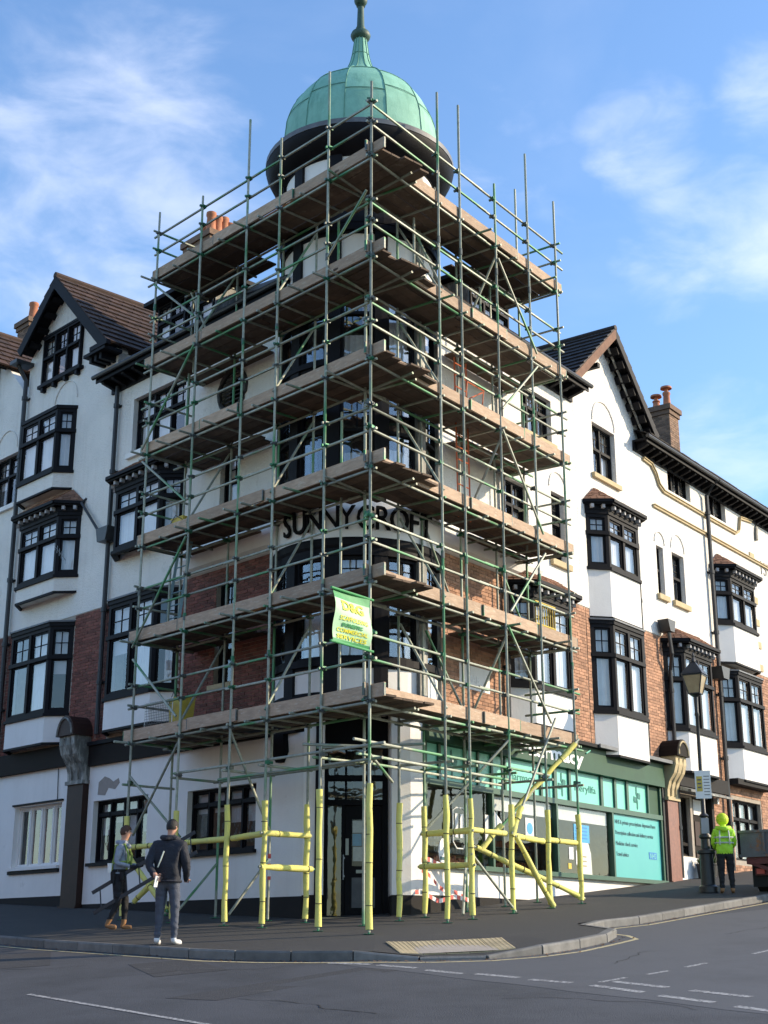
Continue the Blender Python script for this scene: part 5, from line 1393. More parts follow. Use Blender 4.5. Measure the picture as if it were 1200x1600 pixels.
# low-level ties
for w_, z, a, c in ((0.05, 2.9, -.3, 5.4), (.1, 2.68, -.2, 4.1), (IW, 2.8, 1.0, 5.4)):
    tube('ledger', S(SL, a, w_, z), S(SL, c, w_, z))
for w_, z, a, c in ((0.05, 2.95, -.35, 5.8), (.1, 2.74, -.2, 4.6), (IW, 2.8, 1.0, 5.6)):
    tube('ledger', S(SR, a, w_, z), S(SR, c, w_, z))
for u in LU.values(): tube('transom', S(SL, u + .05, -.12, 2.8), S(SL, u + .05, IW + .1, 2.8)); coupler(S(SL, u, .03, 2.85))
for u in RU.values(): tube('transom', S(SR, u + .05, -.12, 2.85), S(SR, u + .05, IW + .1, 2.85)); coupler(S(SR, u, .03, 2.9))
tube('tie', S(SL, 0, 0, 2.75), (.37, 1.3, 2.45)); tube('tie', (-1.1, .6, 2.98), (.55, 1.0, 2.98)); tube('tie', (-.9, 1.3, 3.02), (.9, .7, 3.0))
def ysl(fr, u, w_, z, u2, w2, z2, full=True):
    p, q = S(fr, u, w_, z), S(fr, u2, w2, z2); tube('brace' if abs(z - z2) > .1 else 'ledger', p, q)
    if full: sleeve(p.lerp(q, .03), p.lerp(q, .97))
ysl(SL, 6.9, .05, 1.62, 5.25, .05, 1.62); ysl(SL, 5.2, .05, 1.62, 3.7, .05, 1.62); ysl(SL, 3.6, .05, 1.62, 2.66, .05, 1.66)
ysl(SL, 2.62, -.08, 1.66, 2.62, 1.05, 1.66); ysl(SL, 2.62, -.1, 1.1, 2.62, 1.12, 1.1)
ysl(SR, 2.94, -.05, 1.74, 2.94, 1.05, 1.72); ysl(SR, 2.94, -.08, 1.16, 2.94, 1.12, 1.16)
ysl(SR, 3.0, .05, 1.76, 4.2, .05, 1.76); ysl(SR, 4.4, .05, 1.74, 5.55, .05, 1.7); ysl(SR, 5.68, .05, 1.74, 6.8, .05, 1.74)
ysl(SR, 4.3, -.05, 1.75, 5.66, -.05, .5); ysl(SR, 4.45, .95, 1.6, 6.9, -.02, .7)
tube('brace', S(SR, 4.2, -.06, 1.75), S(SR, 5.95, -.06, 4.05)); sleeve(S(SR, 4.22, -.06, 1.72), S(SR, 4.55, -.06, 2.25))
tube('brace', S(SR, 4.6, .9, 1.5), S(SR, 6.85, -.06, 3.75)); sleeve(S(SR, 5.35, .62, 2.25), S(SR, 6.75, -.03, 3.65)); sleeve(S(SR, 4.62, .89, 1.52), S(SR, 5.1, .71, 2.0))
for v in ((SR, 4.28, .0, 3.45, 2.94, .95, 1.8), (SR, 2.9, -.02, 1.35, 4.35, .0, .42), (SR, 4.3, 1.0, 1.4, 3.1, .3, .35), (SL, 6.8, 0, 2.95, 5.35, .2, 1.75), (SL, 5.25, 0, 3.45, 6.75, .1, 1.85),
          (SL, 3.66, .0, 3.5, 3.66, IW, 1.75), (SL, 3.66, IW, 1.35, 3.66, .1, .35), (SL, 5.22, IW, 1.3, 5.22, .1, .4)):
    tube('brace', S(v[0], *v[1:4]), S(v[0], *v[4:7]))
ysl(SL, 6.7, 0, 1.45, 5.35, .0, .42); ysl(SL, 5.9, .5, 1.35, 6.8, .2, .6)

# ================================================================== THINGS ON THE SCAFFOLD
# banner of the scaffolding firm
fb = Frame((0, 0), dR, nR)
BN = thing('banner', 'green and white hanging banner with yellow lettering, tied to the corner pole', 'banner', (-.3, -.4, 4.4))
def ban(u, t, ripple=True):     # t 0 bottom..1 top
    return fb.P(u, .03 * math.sin(t * 7 + u * 3) + .05 * math.sin(t * PI) * (1 if ripple else 0) + .02, 4.42 + t * .83)
b = MB(); nu, nv = 16, 18
for j in range(nv + 1):
    for i in range(nu + 1):
        t = j / nv; u = -.98 + .93 * i / nu
        u -= .05 * math.sin(t * PI) * (1 - i / nu) - .07 * math.sin(t * PI) * (1 if i == nu else 0) * 0
        b.v.append(ban(u, t))
for j in range(nv):
    for i in range(nu):
        b.f.append([j * (nu + 1) + i, j * (nu + 1) + i + 1, (j + 1) * (nu + 1) + i + 1, (j + 1) * (nu + 1) + i]); b.m.append(0 if (j > nv - 4 or j < 1 or i == nu - 0) else 1); b.var.append(0)
b.build('banner_sheet', ['banner_green', 'banner_white'], BN, smooth=True)
def ban_text(t_, u0, z0, size, width, m, bold=.001):
    vs_, fs, me = text_mesh(t_, size, .002, bold); bpy.data.meshes.remove(me); k = width / max(v.x for v in vs_)
    b = MB(); b.add([ban(u0 + v.x * k, (z0 + v.y - 4.42) / .83) + Vector((nR.x, nR.y, 0)) * (.012 + v.z) for v in vs_], fs); b.build('banner_lettering', m, BN)
ban_text('D&G', -.86, 4.93, .22, .62, 'banner_yellow', .006)
ban_text('SCAFFOLDING', -.9, 4.76, .1, .72, 'banner_yellow'); ban_text('DOMESTIC', -.82, 4.67, .07, .5, 'banner_green', .004)
ban_text('COMMERCIAL', -.92, 4.58, .085, .76, 'banner_yellow'); ban_text('SERVICES', -.9, 4.48, .09, .74, 'banner_yellow')
for z in (5.26, 4.4):
    b = MB(); b.tube([fb.P(-1.05, .02, z), fb.P(.06, .02, z)], .022, 8); b.build('rod', 'banner_green', BN)
def ladder(name, label, a0, a1, b0, b1, rungs, m, r=.022, group=None):
    """stiles a0-a1 and b0-b1"""
    a0, a1, b0, b1 = map(Vector, (a0, a1, b0, b1))
    t = thing(name, label, 'ladder', (a0 + b0) / 2, group)
    for p, q in ((a0, a1), (b0, b1)): one('stile', m, t, lambda b: b.bar(p, q, .03, .06))
    for k in range(rungs): one('rung', m, t, lambda b: b.tube([a0.lerp(a1, (k + .6) / rungs), b0.lerp(b1, (k + .6) / rungs)], r * .6, 6))
    return t
ladder('ladder', 'orange ladder rising through the sunlit right side of the scaffolding', S(SR, 3.55, .55, 7.68), S(SR, 3.95, .85, 11.2), S(SR, 3.98, .55, 7.68), S(SR, 4.38, .85, 11.2), 13, 'orange_ladder')
ladder('ladder', 'pale blue ladder near the left end of the scaffolding, second platform', S(SL, 6.62, .5, 5.68), S(SL, 6.5, .75, 8.1), S(SL, 6.2, .5, 5.68), S(SL, 6.08, .75, 8.1), 9, 'blue_ladder')
# mesh brick guard on the first lift
BG = thing('brick_guard', 'white wire mesh guard panel behind the toe board at the left end, lowest platform', 'mesh guard', S(SL, 6.1, .1, 3.86))
one('guard_frame', 'sign_white', BG, lambda b: b.tube([S(SL, 5.66, .12, 3.88), S(SL, 6.58, .12, 3.88), S(SL, 6.58, .12, 4.36), S(SL, 5.66, .12, 4.36), S(SL, 5.66, .12, 3.88)], .01, 5))
def wires(b):
    for k in range(1, 16): u = 5.66 + .92 * k / 16; b.bar(S(SL, u, .12, 3.88), S(SL, u, .12, 4.36), .006, .006)
    for k in range(1, 9): z = 3.88 + .48 * k / 9; b.bar(S(SL, 5.66, .12, z), S(SL, 6.58, .12, z), .006, .006)
one('guard_mesh', 'letter_grey', BG, wires, kind='stuff')
def crate(label, fr, u, w_, z, m, sx=.35, sz=.22, cat='tub', name='builders_tub'):
    t = thing(name, label, cat, S(fr, u, w_, z))
    b = MB(); b.hexa([S(fr, u - sx * .4, w_ - .12, z), S(fr, u + sx * .4, w_ - .12, z), S(fr, u + sx * .4, w_ + .12, z), S(fr, u - sx * .4, w_ + .12, z), S(fr, u - sx / 2, w_ - .16, z + sz), S(fr, u + sx / 2, w_ - .16, z + sz), S(fr, u + sx / 2, w_ + .16, z + sz), S(fr, u - sx / 2, w_ + .16, z + sz)])
    b.build('tub_body', m, t)
    b = MB(); b.box(fr, u - sx / 2 - .01, u + sx / 2 + .01, -w_ - .17, -w_ + .17, z + sz, z + sz + .02); b.build('rim', m, t)
    b = MB(); b.tube([S(fr, u - sx / 2, w_ - .17, z + sz * .8), S(fr, u, w_ - .2, z + sz * 1.15), S(fr, u + sx / 2, w_ - .17, z + sz * .8)], .008, 5); b.build('handle', 'iron_black', t)
crate('yellow plastic tub on the third platform, left end of the scaffolding', SL, 5.9, .35, 7.68, 'tidy_yellow', .4, .34)
crate('mustard coloured tub behind the mesh guard on the lowest platform', SL, 5.9, .5, 3.69, 'tidy_yellow', .45, .72)
# yellow folding barrier
BA = thing('folding_barrier', 'yellow folding barrier on the second platform, right end of the scaffolding', 'barrier', S(SR, 6.2, .2, 5.7))
for k in range(2): one('rail', 'tidy_yellow', BA, lambda b: b.tube([S(SR, 5.75, .2, 5.95 + k * .45), S(SR, 6.55, .2, 5.95 + k * .45)], .022, 6))
for k in range(9): one('upright', 'tidy_yellow', BA, lambda b: b.tube([S(SR, 5.78 + k * .095, .2, 5.72), S(SR, 5.78 + k * .095, .2, 6.42)], .013, 6))
# red frame above on the right
RF = thing('hoist_frame', 'small red metal frame standing on the fourth platform, right side', 'metal frame', S(SR, 3.9, .3, 9.7))
for p, q in (((3.5, 9.68), (3.65, 10.45)), ((4.1, 9.68), (4.25, 10.45)), ((3.65, 10.45), (4.25, 10.45)), ((3.58, 10.0), (4.18, 10.0)), ((3.6, 10.05), (4.2, 10.4))):
    one('bar', 'orange_ladder', RF, lambda b: b.tube([S(SR, p[0], .35, p[1]), S(SR, q[0], .35, q[1])], .014, 6))
# red and white hazard tape
def hazard(label, runs, width=.075):
    t = thing('hazard_tape', label, 'tape', runs[0][0])
    for pts in runs:
        pts = [Vector(p) for p in pts]; seg = []
        n = 1
        tot = sum((c - a).length for a, c in zip(pts, pts[1:])); N_ = max(4, int(tot / .05)); b = MB(); allp = []
        for k in range(N_ + 1):
            d = tot * k / N_; acc = 0
            for a, c in zip(pts, pts[1:]):
                l = (c - a).length
                if acc + l >= d - 1e-6: q = a.lerp(c, (d - acc) / l); break
                acc += l
            allp.append(q + Vector((0, random.uniform(-.008, .008), .03 * math.sin(k * .35))))
        up = Vector((0, 0, 1)) if abs((pts[-1] - pts[0]).normalized().z) < .8 else Vector((1, 0, 0))
        for q in allp: b.v += [q - up * width / 2, q + up * width / 2 + Vector((0, 0, 0))]
        for k in range(N_): b.f.append([2 * k, 2 * k + 2, 2 * k + 3, 2 * k + 1]); b.m.append((k // 2) % 2); b.var.append(0)
        b.build('tape_length', ['tape_red', 'tape_white'], t)
def hp(u, w_, z): return S(SR, u, w_, z)
hazard('red and white hazard tape sagging between foam wrapped poles by the pharmacy', [[hp(2.94, 1.05, 1.28), hp(3.4, 1.08, 1.26), hp(4.28, .95, 1.2)], [hp(2.94, 1.05, 1.1), hp(3.5, 1.05, .85), hp(4.28, .95, .62)], [hp(2.7, 1.02, .72), hp(3.4, 1.0, .62), hp(4.28, .93, .66)]])
hazard('short end of hazard tape tied to a pole left of the door', [[S(SL, 3.63, IW - .04, 1.4), S(SL, 3.6, IW - .06, .95)]], .06)

# ================================================================== STREET FURNITURE
lx, ly = 7.05, 7.97; lg = gz(lx, ly)
LP = thing('street_lamp', 'black heritage lamp post with amber lantern and parking plates on the right pavement', 'lamp post', (lx, ly, lg))
b = MB(); b.rev((lx, ly), [(.2, lg), (.2, lg + .12), (.15, lg + .16), (.14, lg + .78), (.19, lg + .8), (.19, lg + .86), (.1, lg + .9), (.09, lg + 1.1), (.13, lg + 1.13), (.13, lg + 1.17), (.08, lg + 1.22), (.075, lg + 1.55), (.11, lg + 1.58), (.05, lg + 1.64), (.045, 3.3), (.062, 3.33), (.045, 3.37), (.038, 4.6), (.055, 4.63), (.04, 4.7), (.05, 5.02), (.12, 5.07)], 16)
b.build('post', 'iron_black', LP, smooth=True)
b = MB()
def ring(s_, z): return [(lx + s_ * math.cos(PI / 4 + k * PI / 2 - .5), ly + s_ * math.sin(PI / 4 + k * PI / 2 - .5), z) for k in range(4)]
b.add(ring(.17, 5.1) + ring(.3, 5.5), [(0, 1, 5, 4), (1, 2, 6, 5), (2, 3, 7, 6), (3, 0, 4, 7)]); ln = b.build('lantern_glass', 'lamp_glass', LP)
b = MB(); b.add(ring(.34, 5.51) + ring(.3, 5.56) + ring(.06, 5.8), [(0, 3, 2, 1), (0, 1, 5, 4), (1, 2, 6, 5), (2, 3, 7, 6), (3, 0, 4, 7), (4, 5, 9, 8), (5, 6, 10, 9), (6, 7, 11, 10), (7, 4, 8, 11)])
for a, c in zip(ring(.17, 5.08), ring(.305, 5.5)): b.bar(a, c, .02, .02)
for r_, z in ((.17, 5.09), (.3, 5.49)):
    q = ring(r_, z)
    for k in range(4): b.bar(q[k], q[(k + 1) % 4], .02, .02)
b.rev((lx, ly), [(.07, 5.8), (.05, 5.86), (.03, 5.9), (.04, 5.94), (.005, 6.02)], 8); b.build('lantern_cap', 'iron_black', LP)
fs_ = Frame((lx - .02, ly - .07), (.97, -.24), (-.24, -.97))
sp_ = bx('parking_plate', 'sign_white', LP, fs_, -.13, .2, 0, .012, 2.83, 3.42)
bx('yellow_field', 'plate_yellow', sp_, fs_, -.1, .02, .0125, .015, 2.98, 3.3)
for k in range(7): bx('small_print', 'letter_grey', sp_, fs_, .05, .17, .0125, .015, 2.9 + k * .065, 2.915 + k * .065)
for k in range(3): bx('small_print', 'letter_grey', sp_, fs_, -.08, .0, .0155, .018, 3.05 + k * .08, 3.08 + k * .08)
bx('grey_plate', 'blind_grey', LP, fs_, -.06, .1, .02, .03, 2.1, 2.42)
# plant pots by the brown door
for (u, o_, s_, lb) in ((15.45, .3, .16, 'black flower pot left of the pair beside the brown front door'), (15.85, .32, .18, 'black planter right of the pair beside the brown front door')):
    p = FR.P(u, o_, 0); g = gz(p.x, p.y); t = thing('plant_pot', lb, 'plant pot', (p.x, p.y, g), 'pots beside the front door')
    b = MB(); b.rev((p.x, p.y), [(.01, g + .005), (s_ * .75, g), (s_, g + .3), (s_ * 1.1, g + .31), (s_ * 1.1, g + .35), (s_ * .95, g + .35), (s_ * .9, g + .3), (.01, g + .3)], 14); b.build('pot', 'pot_black', t, smooth=True)
    b = MB()
    for k in range(90):
        a, e, l = random.random() * 6.28, random.uniform(.3, 1.4), random.uniform(.1, .3)
        c = Vector((p.x + math.cos(a) * s_ * .5 * random.random(), p.y + math.sin(a) * s_ * .5 * random.random(), g + .3)); d = Vector((math.cos(a) * math.cos(e), math.sin(a) * math.cos(e), math.sin(e)))
        x = d.cross(Vector((0, 0, 1))).normalized() * .018; m_ = c + d * l * .6; b.add([c, m_ + x, c + d * l, m_ - x], [(0, 1, 2, 3)])
    b.build('leaves', 'soil_leaf', t, kind='stuff')

# ================================================================== TRUCK (rear end at the right edge)
to = Vector(Rp(10.85, -1.64)); FT = Frame(to, nR, -dR); tg = gz(to.x, to.y) + .002
TK = thing('tipper_truck', 'rusty grey tipper body on a dark red chassis, cut off by the right edge', 'truck', (to.x, to.y, tg))
z0, z1 = 1.66, 2.1
one('tipper_body', 'truck_grey', TK, lambda b: [b.box(FT, 0, 2.1, -.05, 0, z0, z1), b.box(FT, 0, .05, -3.4, -.051, z0, z1), b.box(FT, 2.05, 2.1, -3.4, -.051, z0, z1), b.box(FT, .051, 2.049, -3.4, -.051, z0, z0 + .05), b.box(FT, .051, 2.049, -3.4, -3.35, z0 + .051, z1 + .3), b.box(FT, -.03, 2.13, -.06, .03, z1, z1 + .05), b.box(FT, -.03, 2.13, 0.0, .03, z0 - .06, z0)])
for u in (.5, 1.0, 1.55): bx('rib', 'truck_grey', TK, FT, u, u + .05, .001, .04, z0 + .01, z1 - .01)
def chassis(b):
    b.box(FT, .1, 2.0, -3.3, -.02, z0 - .2, z0 - .062)
    b.prism(FT, [(.15, z0 - .2), (.35, z0 - .2), (1.6, z0 - .62), (1.4, z0 - .66)], -.1, -.04)
    b.box(FT, .2, 1.95, -.3, -.2, tg + .35, tg + .5)
one('chassis', 'truck_red', TK, chassis)
bx('number_plate', 'plate_yellow', TK, FT, .55, 1.05, -.19, -.17, tg + .36, tg + .47)
text_on(FT, 'P23 TKC', .58, -.165, tg + .375, .1, 'ink', TK, width=.44, name='plate_lettering', ext=.001)
bx('warning_board', 'sign_white', TK, FT, .78, 1.2, .045, .05, z0 + .12, z1 - .06)
b = MB(); b.prism(FT, [(.84, z0 + .2), (1.0, z0 + .2), (.92, z0 + .35)], .051, .055); b.build('warning_triangle', 'letter_black', TK)
bx('lamp_cluster', 'tape_red', TK, FT, .25, .42, -.19, -.15, tg + .38, tg + .48)
for u in (.12, 1.6):
    c = [FT.P(u, -.75, tg + .4), FT.P(u + .26, -.75, tg + .4)]
    w = one('wheel', 'rubber', TK, lambda b: b.tube(c, .4, 22)); one('rim', 'aluminium', w, lambda b: b.tube([FT.P(u - .012, -.75, tg + .4), FT.P(u + .0, -.75, tg + .4)], .22, 18))
one('mudguard', 'rubber', TK, lambda b: b.box(FT, .1, .42, -.32, -.3, tg + .12, tg + .8))
def heap(label, u, o_, z, r_, m, n, name='rubble_heap', cat='rubble'):
    t = MB(); c0 = FT.P(u, o_, z)
    for _ in range(n):
        a, d = random.random() * 6.28, r_ * math.sqrt(random.random()); h = (r_ - d) * .7; s_ = random.uniform(.05, .11)
        c = c0 + Vector((math.cos(a) * d, math.sin(a) * d, h * random.random() + s_ * .3)); rot = Matrix.Rotation(random.random() * 3, 3, Vector((random.random(), random.random(), 1)).normalized())
        t.hexa([c + rot @ Vector((x * s_, y * s_, zz * s_ * .8)) for zz in (-1, 1) for x, y in ((-1, -.7), (1, -1), (.8, 1), (-1, .8))])
    o = t.build(name, m, None, kind='stuff'); return o
heap('', .95, -.5, z1 - .1, .34, 'rubble', 60)
b = MB(); b.prism(FT, [(.15, z1 + .02), (.3, z1 + .1), (.75, z1 + .13), (1.9, z1 + .12), (2.0, z1 + .0)], -2.6, -1.0); o = b.build('tarpaulin', 'black_cloth'); setp(o, label='black folded tarpaulin lying across the top of the truck body', category='tarpaulin')

# ================================================================== PEOPLE
def skinned(name, verts, edges, mats, region, loc, yaw, parent=None, sub=3, **kw):
    """verts: list of ((x,y,z), rx, ry, root) in body space"""
    me = bpy.data.meshes.new(name); me.from_pydata([v[0] for v in verts], edges, [])
    ob = bpy.data.objects.new(name, me); COL.objects.link(ob)
    ob.modifiers.new('skin', 'SKIN').use_smooth_shade = True
    s_ = ob.modifiers.new('sub', 'SUBSURF'); s_.levels = sub; s_.render_levels = sub
    for i, v in enumerate(verts):
        sv = me.skin_vertices[0].data[i]; sv.radius = (v[1], v[2]); sv.use_root = bool(v[3])
    bpy.context.view_layer.update()
    dg = bpy.context.evaluated_depsgraph_get()
    m2 = bpy.data.meshes.new_from_object(ob.evaluated_get(dg)); m2.name = name
    bpy.data.objects.remove(ob); bpy.data.meshes.remove(me)
    m2.materials.clear()
    for m in mats: m2.materials.append(MATS[m])
    from mathutils import noise as mn
    for p in m2.polygons: p.material_index = region(p.center); p.use_smooth = True
    skin_i = [i for i, m in enumerate(mats) if m in ('skin', 'tan_boot', 'shoe_white')]
    keep = set()
    for p in m2.polygons:
        if p.material_index in skin_i: keep.update(p.vertices)
    nrm_ = [v.normal.copy() for v in m2.vertices]
    for v in m2.vertices:
        if v.index in keep: continue
        c = v.co; f = mn.noise(Vector((c.x * 9, c.y * 9, c.z * 16))) * .011 + mn.noise(Vector((c.x * 22, c.y * 22, c.z * 34 + 5))) * .005
        f += .006 * math.sin(c.z * 55 + 6 * c.x) * max(0, mn.noise(c * 5))
        v.co = c + nrm_[v.index] * f
    o = place(m2, name, loc, parent, rot=(0, 0, yaw), **kw)
    return o
def person(label, loc, yaw, J, mats, region, H=1.0, finger_curl=.6):
    root = thing('person', label, 'person', loc)
    V, E = [], []
    idx = {}
    def add(n, rx, ry, r=0): idx[n] = len(V); V.append((J[n], rx, ry, r))
    add('pelvis', *J['r_pelvis'], 1); add('waist', *J['r_waist']); add('chest', *J['r_chest']); add('neckb', .085, .08); add('neck', .056, .058); add('jaw', .066, .078); add('head', .08, .098); add('crown', .062, .075)
    for s_ in 'LR':
        add('sh' + s_, *([J.get('r_arm', .075)] * 2)); add('el' + s_, *([J.get('r_arm', .075) * .72] * 2)); add('wr' + s_, *([J.get('r_arm', .075) * .5] * 2)); add('palm' + s_, .04, .022)
        add('hip' + s_, .1, .105); add('kn' + s_, .07, .075); add('an' + s_, .045, .05); add('heel' + s_, .042, .045); add('toe' + s_, .045, .032)
    L_ = [('pelvis', 'waist'), ('waist', 'chest'), ('chest', 'neckb'), ('neckb', 'neck'), ('neck', 'jaw'), ('jaw', 'head'), ('head', 'crown')]
    for s_ in 'LR': L_ += [('chest', 'sh' + s_), ('sh' + s_, 'el' + s_), ('el' + s_, 'wr' + s_), ('wr' + s_, 'palm' + s_), ('pelvis', 'hip' + s_), ('hip' + s_, 'kn' + s_), ('kn' + s_, 'an' + s_), ('an' + s_, 'heel' + s_), ('heel' + s_, 'toe' + s_)]
    E = [(idx[a], idx[c]) for a, c in L_]
    for s_ in 'LR':      # five fingers rooted in each palm
        p, w_ = Vector(J['palm' + s_]), Vector(J['wr' + s_]); d = (p - w_).normalized()
        side = d.cross(Vector((0, 1, 0)) if abs(d.y) < .8 else Vector((0, 0, 1))).normalized(); cu = side.cross(d).normalized() * (1 if s_ == 'L' else -1)
        for k, ln in enumerate((.055, .075, .08, .075, .06)):
            if k == 0: b0 = p - d * .02 + side * .03; t1 = b0 + side * .028 + d * .025; t2 = t1 + d * .03 + cu * .015
            else: b0 = p + d * .012 + side * (.03 - .02 * (k - 1)); t1 = b0 + d * ln * .55; t2 = t1 + d * ln * .4 * (1 - finger_curl * .6) + cu * ln * .45 * finger_curl
            i0 = len(V); V.append((tuple(b0), .0095, .0095, 1)); V.append((tuple(t1), .009, .009, 0)); V.append((tuple(t2), .0075, .0075, 0)); E += [(i0, i0 + 1), (i0 + 1, i0 + 2)]
    body = skinned('body', V, E, mats, region, loc, yaw, root)
    # face and ears
    rotm = Matrix.Rotation(yaw, 3, 'Z'); Lc = Vector(loc)
    hd = Vector(J['head']); fw = Vector(J['face']).normalized(); sd = fw.cross(Vector((0, 0, 1))).normalized()
    def W_(p): return rotm @ Vector(p) + Lc
    b = MB(); n0 = hd + fw * .088
    b.add([W_(n0 + Vector((0, 0, .02))), W_(n0 + sd * .014 + Vector((0, 0, -.03))), W_(n0 - sd * .014 + Vector((0, 0, -.03))), W_(n0 + fw * .024 + Vector((0, 0, -.026)))], [(0, 1, 3), (0, 3, 2), (1, 2, 3)]); b.build('nose', 'skin', root)
    for s_ in (-1, 1):
        b = MB(); c = hd + sd * .078 * s_ + Vector((0, 0, -.01)); b.tube([W_(c - sd * .01 * s_ + Vector((0, 0, -.025))), W_(c + sd * .008 * s_), W_(c - sd * .006 * s_ + Vector((0, 0, .025)))], [.008, .016, .01], 8); b.build('ear', 'skin', root, smooth=True)
        b = MB(); c = hd + fw * .083 + sd * .03 * s_ + Vector((0, 0, .012)); b.tube([W_(c - sd * .009), W_(c + sd * .009)], .005, 6); b.build('eye', 'hair_dark', root)
    b = MB(); c = hd + fw * .086 + Vector((0, 0, -.055)); b.tube([W_(c - sd * .02), W_(c + sd * .02)], .004, 6); b.build('mouth', 'terracotta', root)
    return root, W_, hd, fw, sd
def cap_shell(root, W_, hd, fw, m, name='hair', rx=.088, ry=.104, rz=.115, front=.25, low=-.02, back=-.06):
    b = MB(); n, mm = 14, 8; vs_ = []
    sd = fw.cross(Vector((0, 0, 1))).normalized()
    for j in range(mm + 1):
        for i in range(n):
            a = 2 * PI * i / n; lim = (front * .12 if math.cos(a) > .35 else (back if math.cos(a) < 0 else low))
            zl = lim; t = j / mm; ph = math.asin(max(-.9, min(.9, zl / rz))); e = ph + (PI / 2 - ph) * t
            vs_.append(W_(hd + Vector((0, 0, .01)) + fw * (math.cos(a) * math.cos(e) * ry) + sd * (math.sin(a) * math.cos(e) * rx) + Vector((0, 0, math.sin(e) * rz))) + Vector([random.uniform(-.003, .003) for _ in range(3)]))
    b.add(vs_, [(j * n + i, j * n + (i + 1) % n, (j + 1) * n + (i + 1) % n, (j + 1) * n + i) for j in range(mm) for i in range(n)])
    return b.build(name, m, root, smooth=True)

# the two poses: body space x right, y forward, z up
# 1: scaffolder walking with a ladder, facing right of the picture
p1 = (-4.38, 2.75); g1 = gz(*p1)
J1 = dict(pelvis=(0, 0, .9), waist=(0, .02, 1.06), chest=(0, .04, 1.3), neckb=(0, .04, 1.44), neck=(0, .05, 1.5), jaw=(0, .075, 1.57), head=(0, .08, 1.64), crown=(0, .075, 1.7), face=(-.25, 1, 0),
          r_pelvis=(.14, .12), r_waist=(.145, .12), r_chest=(.165, .13), r_arm=.068,
          shL=(-.18, .03, 1.36), elL=(-.25, .06, 1.09), wrL=(-.2, .3, 1.08), palmL=(-.18, .37, 1.1), shR=(.18, .04, 1.36), elR=(.24, .0, 1.1), wrR=(.2, .25, 1.04), palmR=(.19, .33, 1.05),
          hipL=(-.09, 0, .84), knL=(-.1, .1, .48), anL=(-.1, .1, .1), heelL=(-.1, .06, .05), toeL=(-.1, .25, .035), hipR=(.09, 0, .84), knR=(.1, .04, .47), anR=(.1, -.12, .12), heelR=(.1, -.16, .06), toeR=(.12, .04, .035))
def reg1(c):
    if c.z > 1.5: return 0
    if c.y > .29 and 1.0 < c.z < 1.25 or (c.y > .24 and c.z < 1.2 and abs(c.x) > .14 and c.z > .98): return 1
    if c.z > .93: return 2
    if c.z > .17: return 3
    return 4
m1, W1, hd1, fw1, sd1 = person('man in pale hoodie and tool harness walking with a ladder, beside the left window', (p1[0], p1[1], g1), R(-95), J1, ['skin', 'navy_cloth', 'grey_hoodie', 'black_cloth', 'tan_boot'], reg1)
cap_shell(m1, W1, hd1, fw1, 'hair_brown')
def loop(root, W_, c, rx, ry, z, m, name, r=.02, tilt=0, n=18):
    b = MB(); b.tube([W_((c[0] + rx * math.cos(2 * PI * i / n), c[1] + ry * math.sin(2 * PI * i / n), z + tilt * math.sin(2 * PI * i / n))) for i in range(n + 1)], r, 6, caps=False); return b.build(name, m, root, smooth=True)
loop(m1, W1, (0, .02), .16, .135, .98, 'black_cloth', 'tool_belt', .028)
loop(m1, W1, (0, .03), .165, .145, 1.12, 'harness_green', 'harness_strap', .018, .02)
for s_ in (-1, 1):
    b = MB(); b.tube([W1((s_ * .12, .16, 1.0)), W1((s_ * .12, .175, 1.25)), W1((s_ * .1, .1, 1.43)), W1((s_ * .1, -.06, 1.4)), W1((s_ * .11, -.1, 1.1)), W1((s_ * .12, -.1, .98))], .02, 6); b.build('harness_strap', 'harness_green', m1)
b = MB(); b.tube([W1((0, .16, 1.38)), W1((-.08, .1, 1.46)), W1((0, -.07, 1.47)), W1((.08, .1, 1.46)), W1((0, .16, 1.38))], .035, 8); b.build('hood', 'grey_hoodie', m1, smooth=True)
for (x, y, z, m, h) in ((.19, -.06, .86, 'black_cloth', .2), (.2, -.12, 1.02, 'sign_white', .16), (.18, .1, .88, 'black_cloth', .14), (-.19, .0, .86, 'black_cloth', .16)):
    p = W1((x, y, z)); b = MB(); b.tube([p - Vector((0, 0, h / 2)), p + Vector((0, 0, h / 2))], [.03, .045], 8); b.build('tool_pouch', m, m1)
# ladder he carries, passing behind the second man
d1 = Vector((1.53, -.25, .87)).normalized()
c1 = Vector(W1((.13, .36, 1.06)))
A0 = c1 - d1 * .92; A1_ = c1 + d1 * 1.15; off = Vector((.05, -.05, -.34))
ladder('ladder', 'dark ladder carried at a slant by the man in the pale hoodie', A0, A1_, A0 + off, A1_ + off, 8, 'ladder_dark', .02)
# 2: man standing with his back to the road
p2 = (-3.05, -.4); g2 = gz(*p2)
J2 = dict(pelvis=(0, 0, .95), waist=(0, -.01, 1.12), chest=(0, .0, 1.4), neckb=(0, .02, 1.53), neck=(0, .03, 1.59), jaw=(.01, .045, 1.66), head=(.015, .045, 1.73), crown=(.015, .035, 1.79), face=(.5, 1, 0),
          r_pelvis=(.165, .14), r_waist=(.2, .17), r_chest=(.215, .17), r_arm=.1,
          shL=(-.21, -.01, 1.44), elL=(-.27, -.16, 1.17), wrL=(-.13, -.25, 1.0), palmL=(-.07, -.26, .97), shR=(.21, .0, 1.44), elR=(.28, .0, 1.15), wrR=(.24, .14, .97), palmR=(.22, .2, .95),
          hipL=(-.1, 0, .88), knL=(-.115, .01, .5), anL=(-.125, -.02, .11), heelL=(-.125, -.05, .05), toeL=(-.15, .15, .035), hipR=(.1, 0, .88), knR=(.12, .02, .5), anR=(.14, -.02, .11), heelR=(.14, -.05, .05), toeR=(.2, .14, .035))
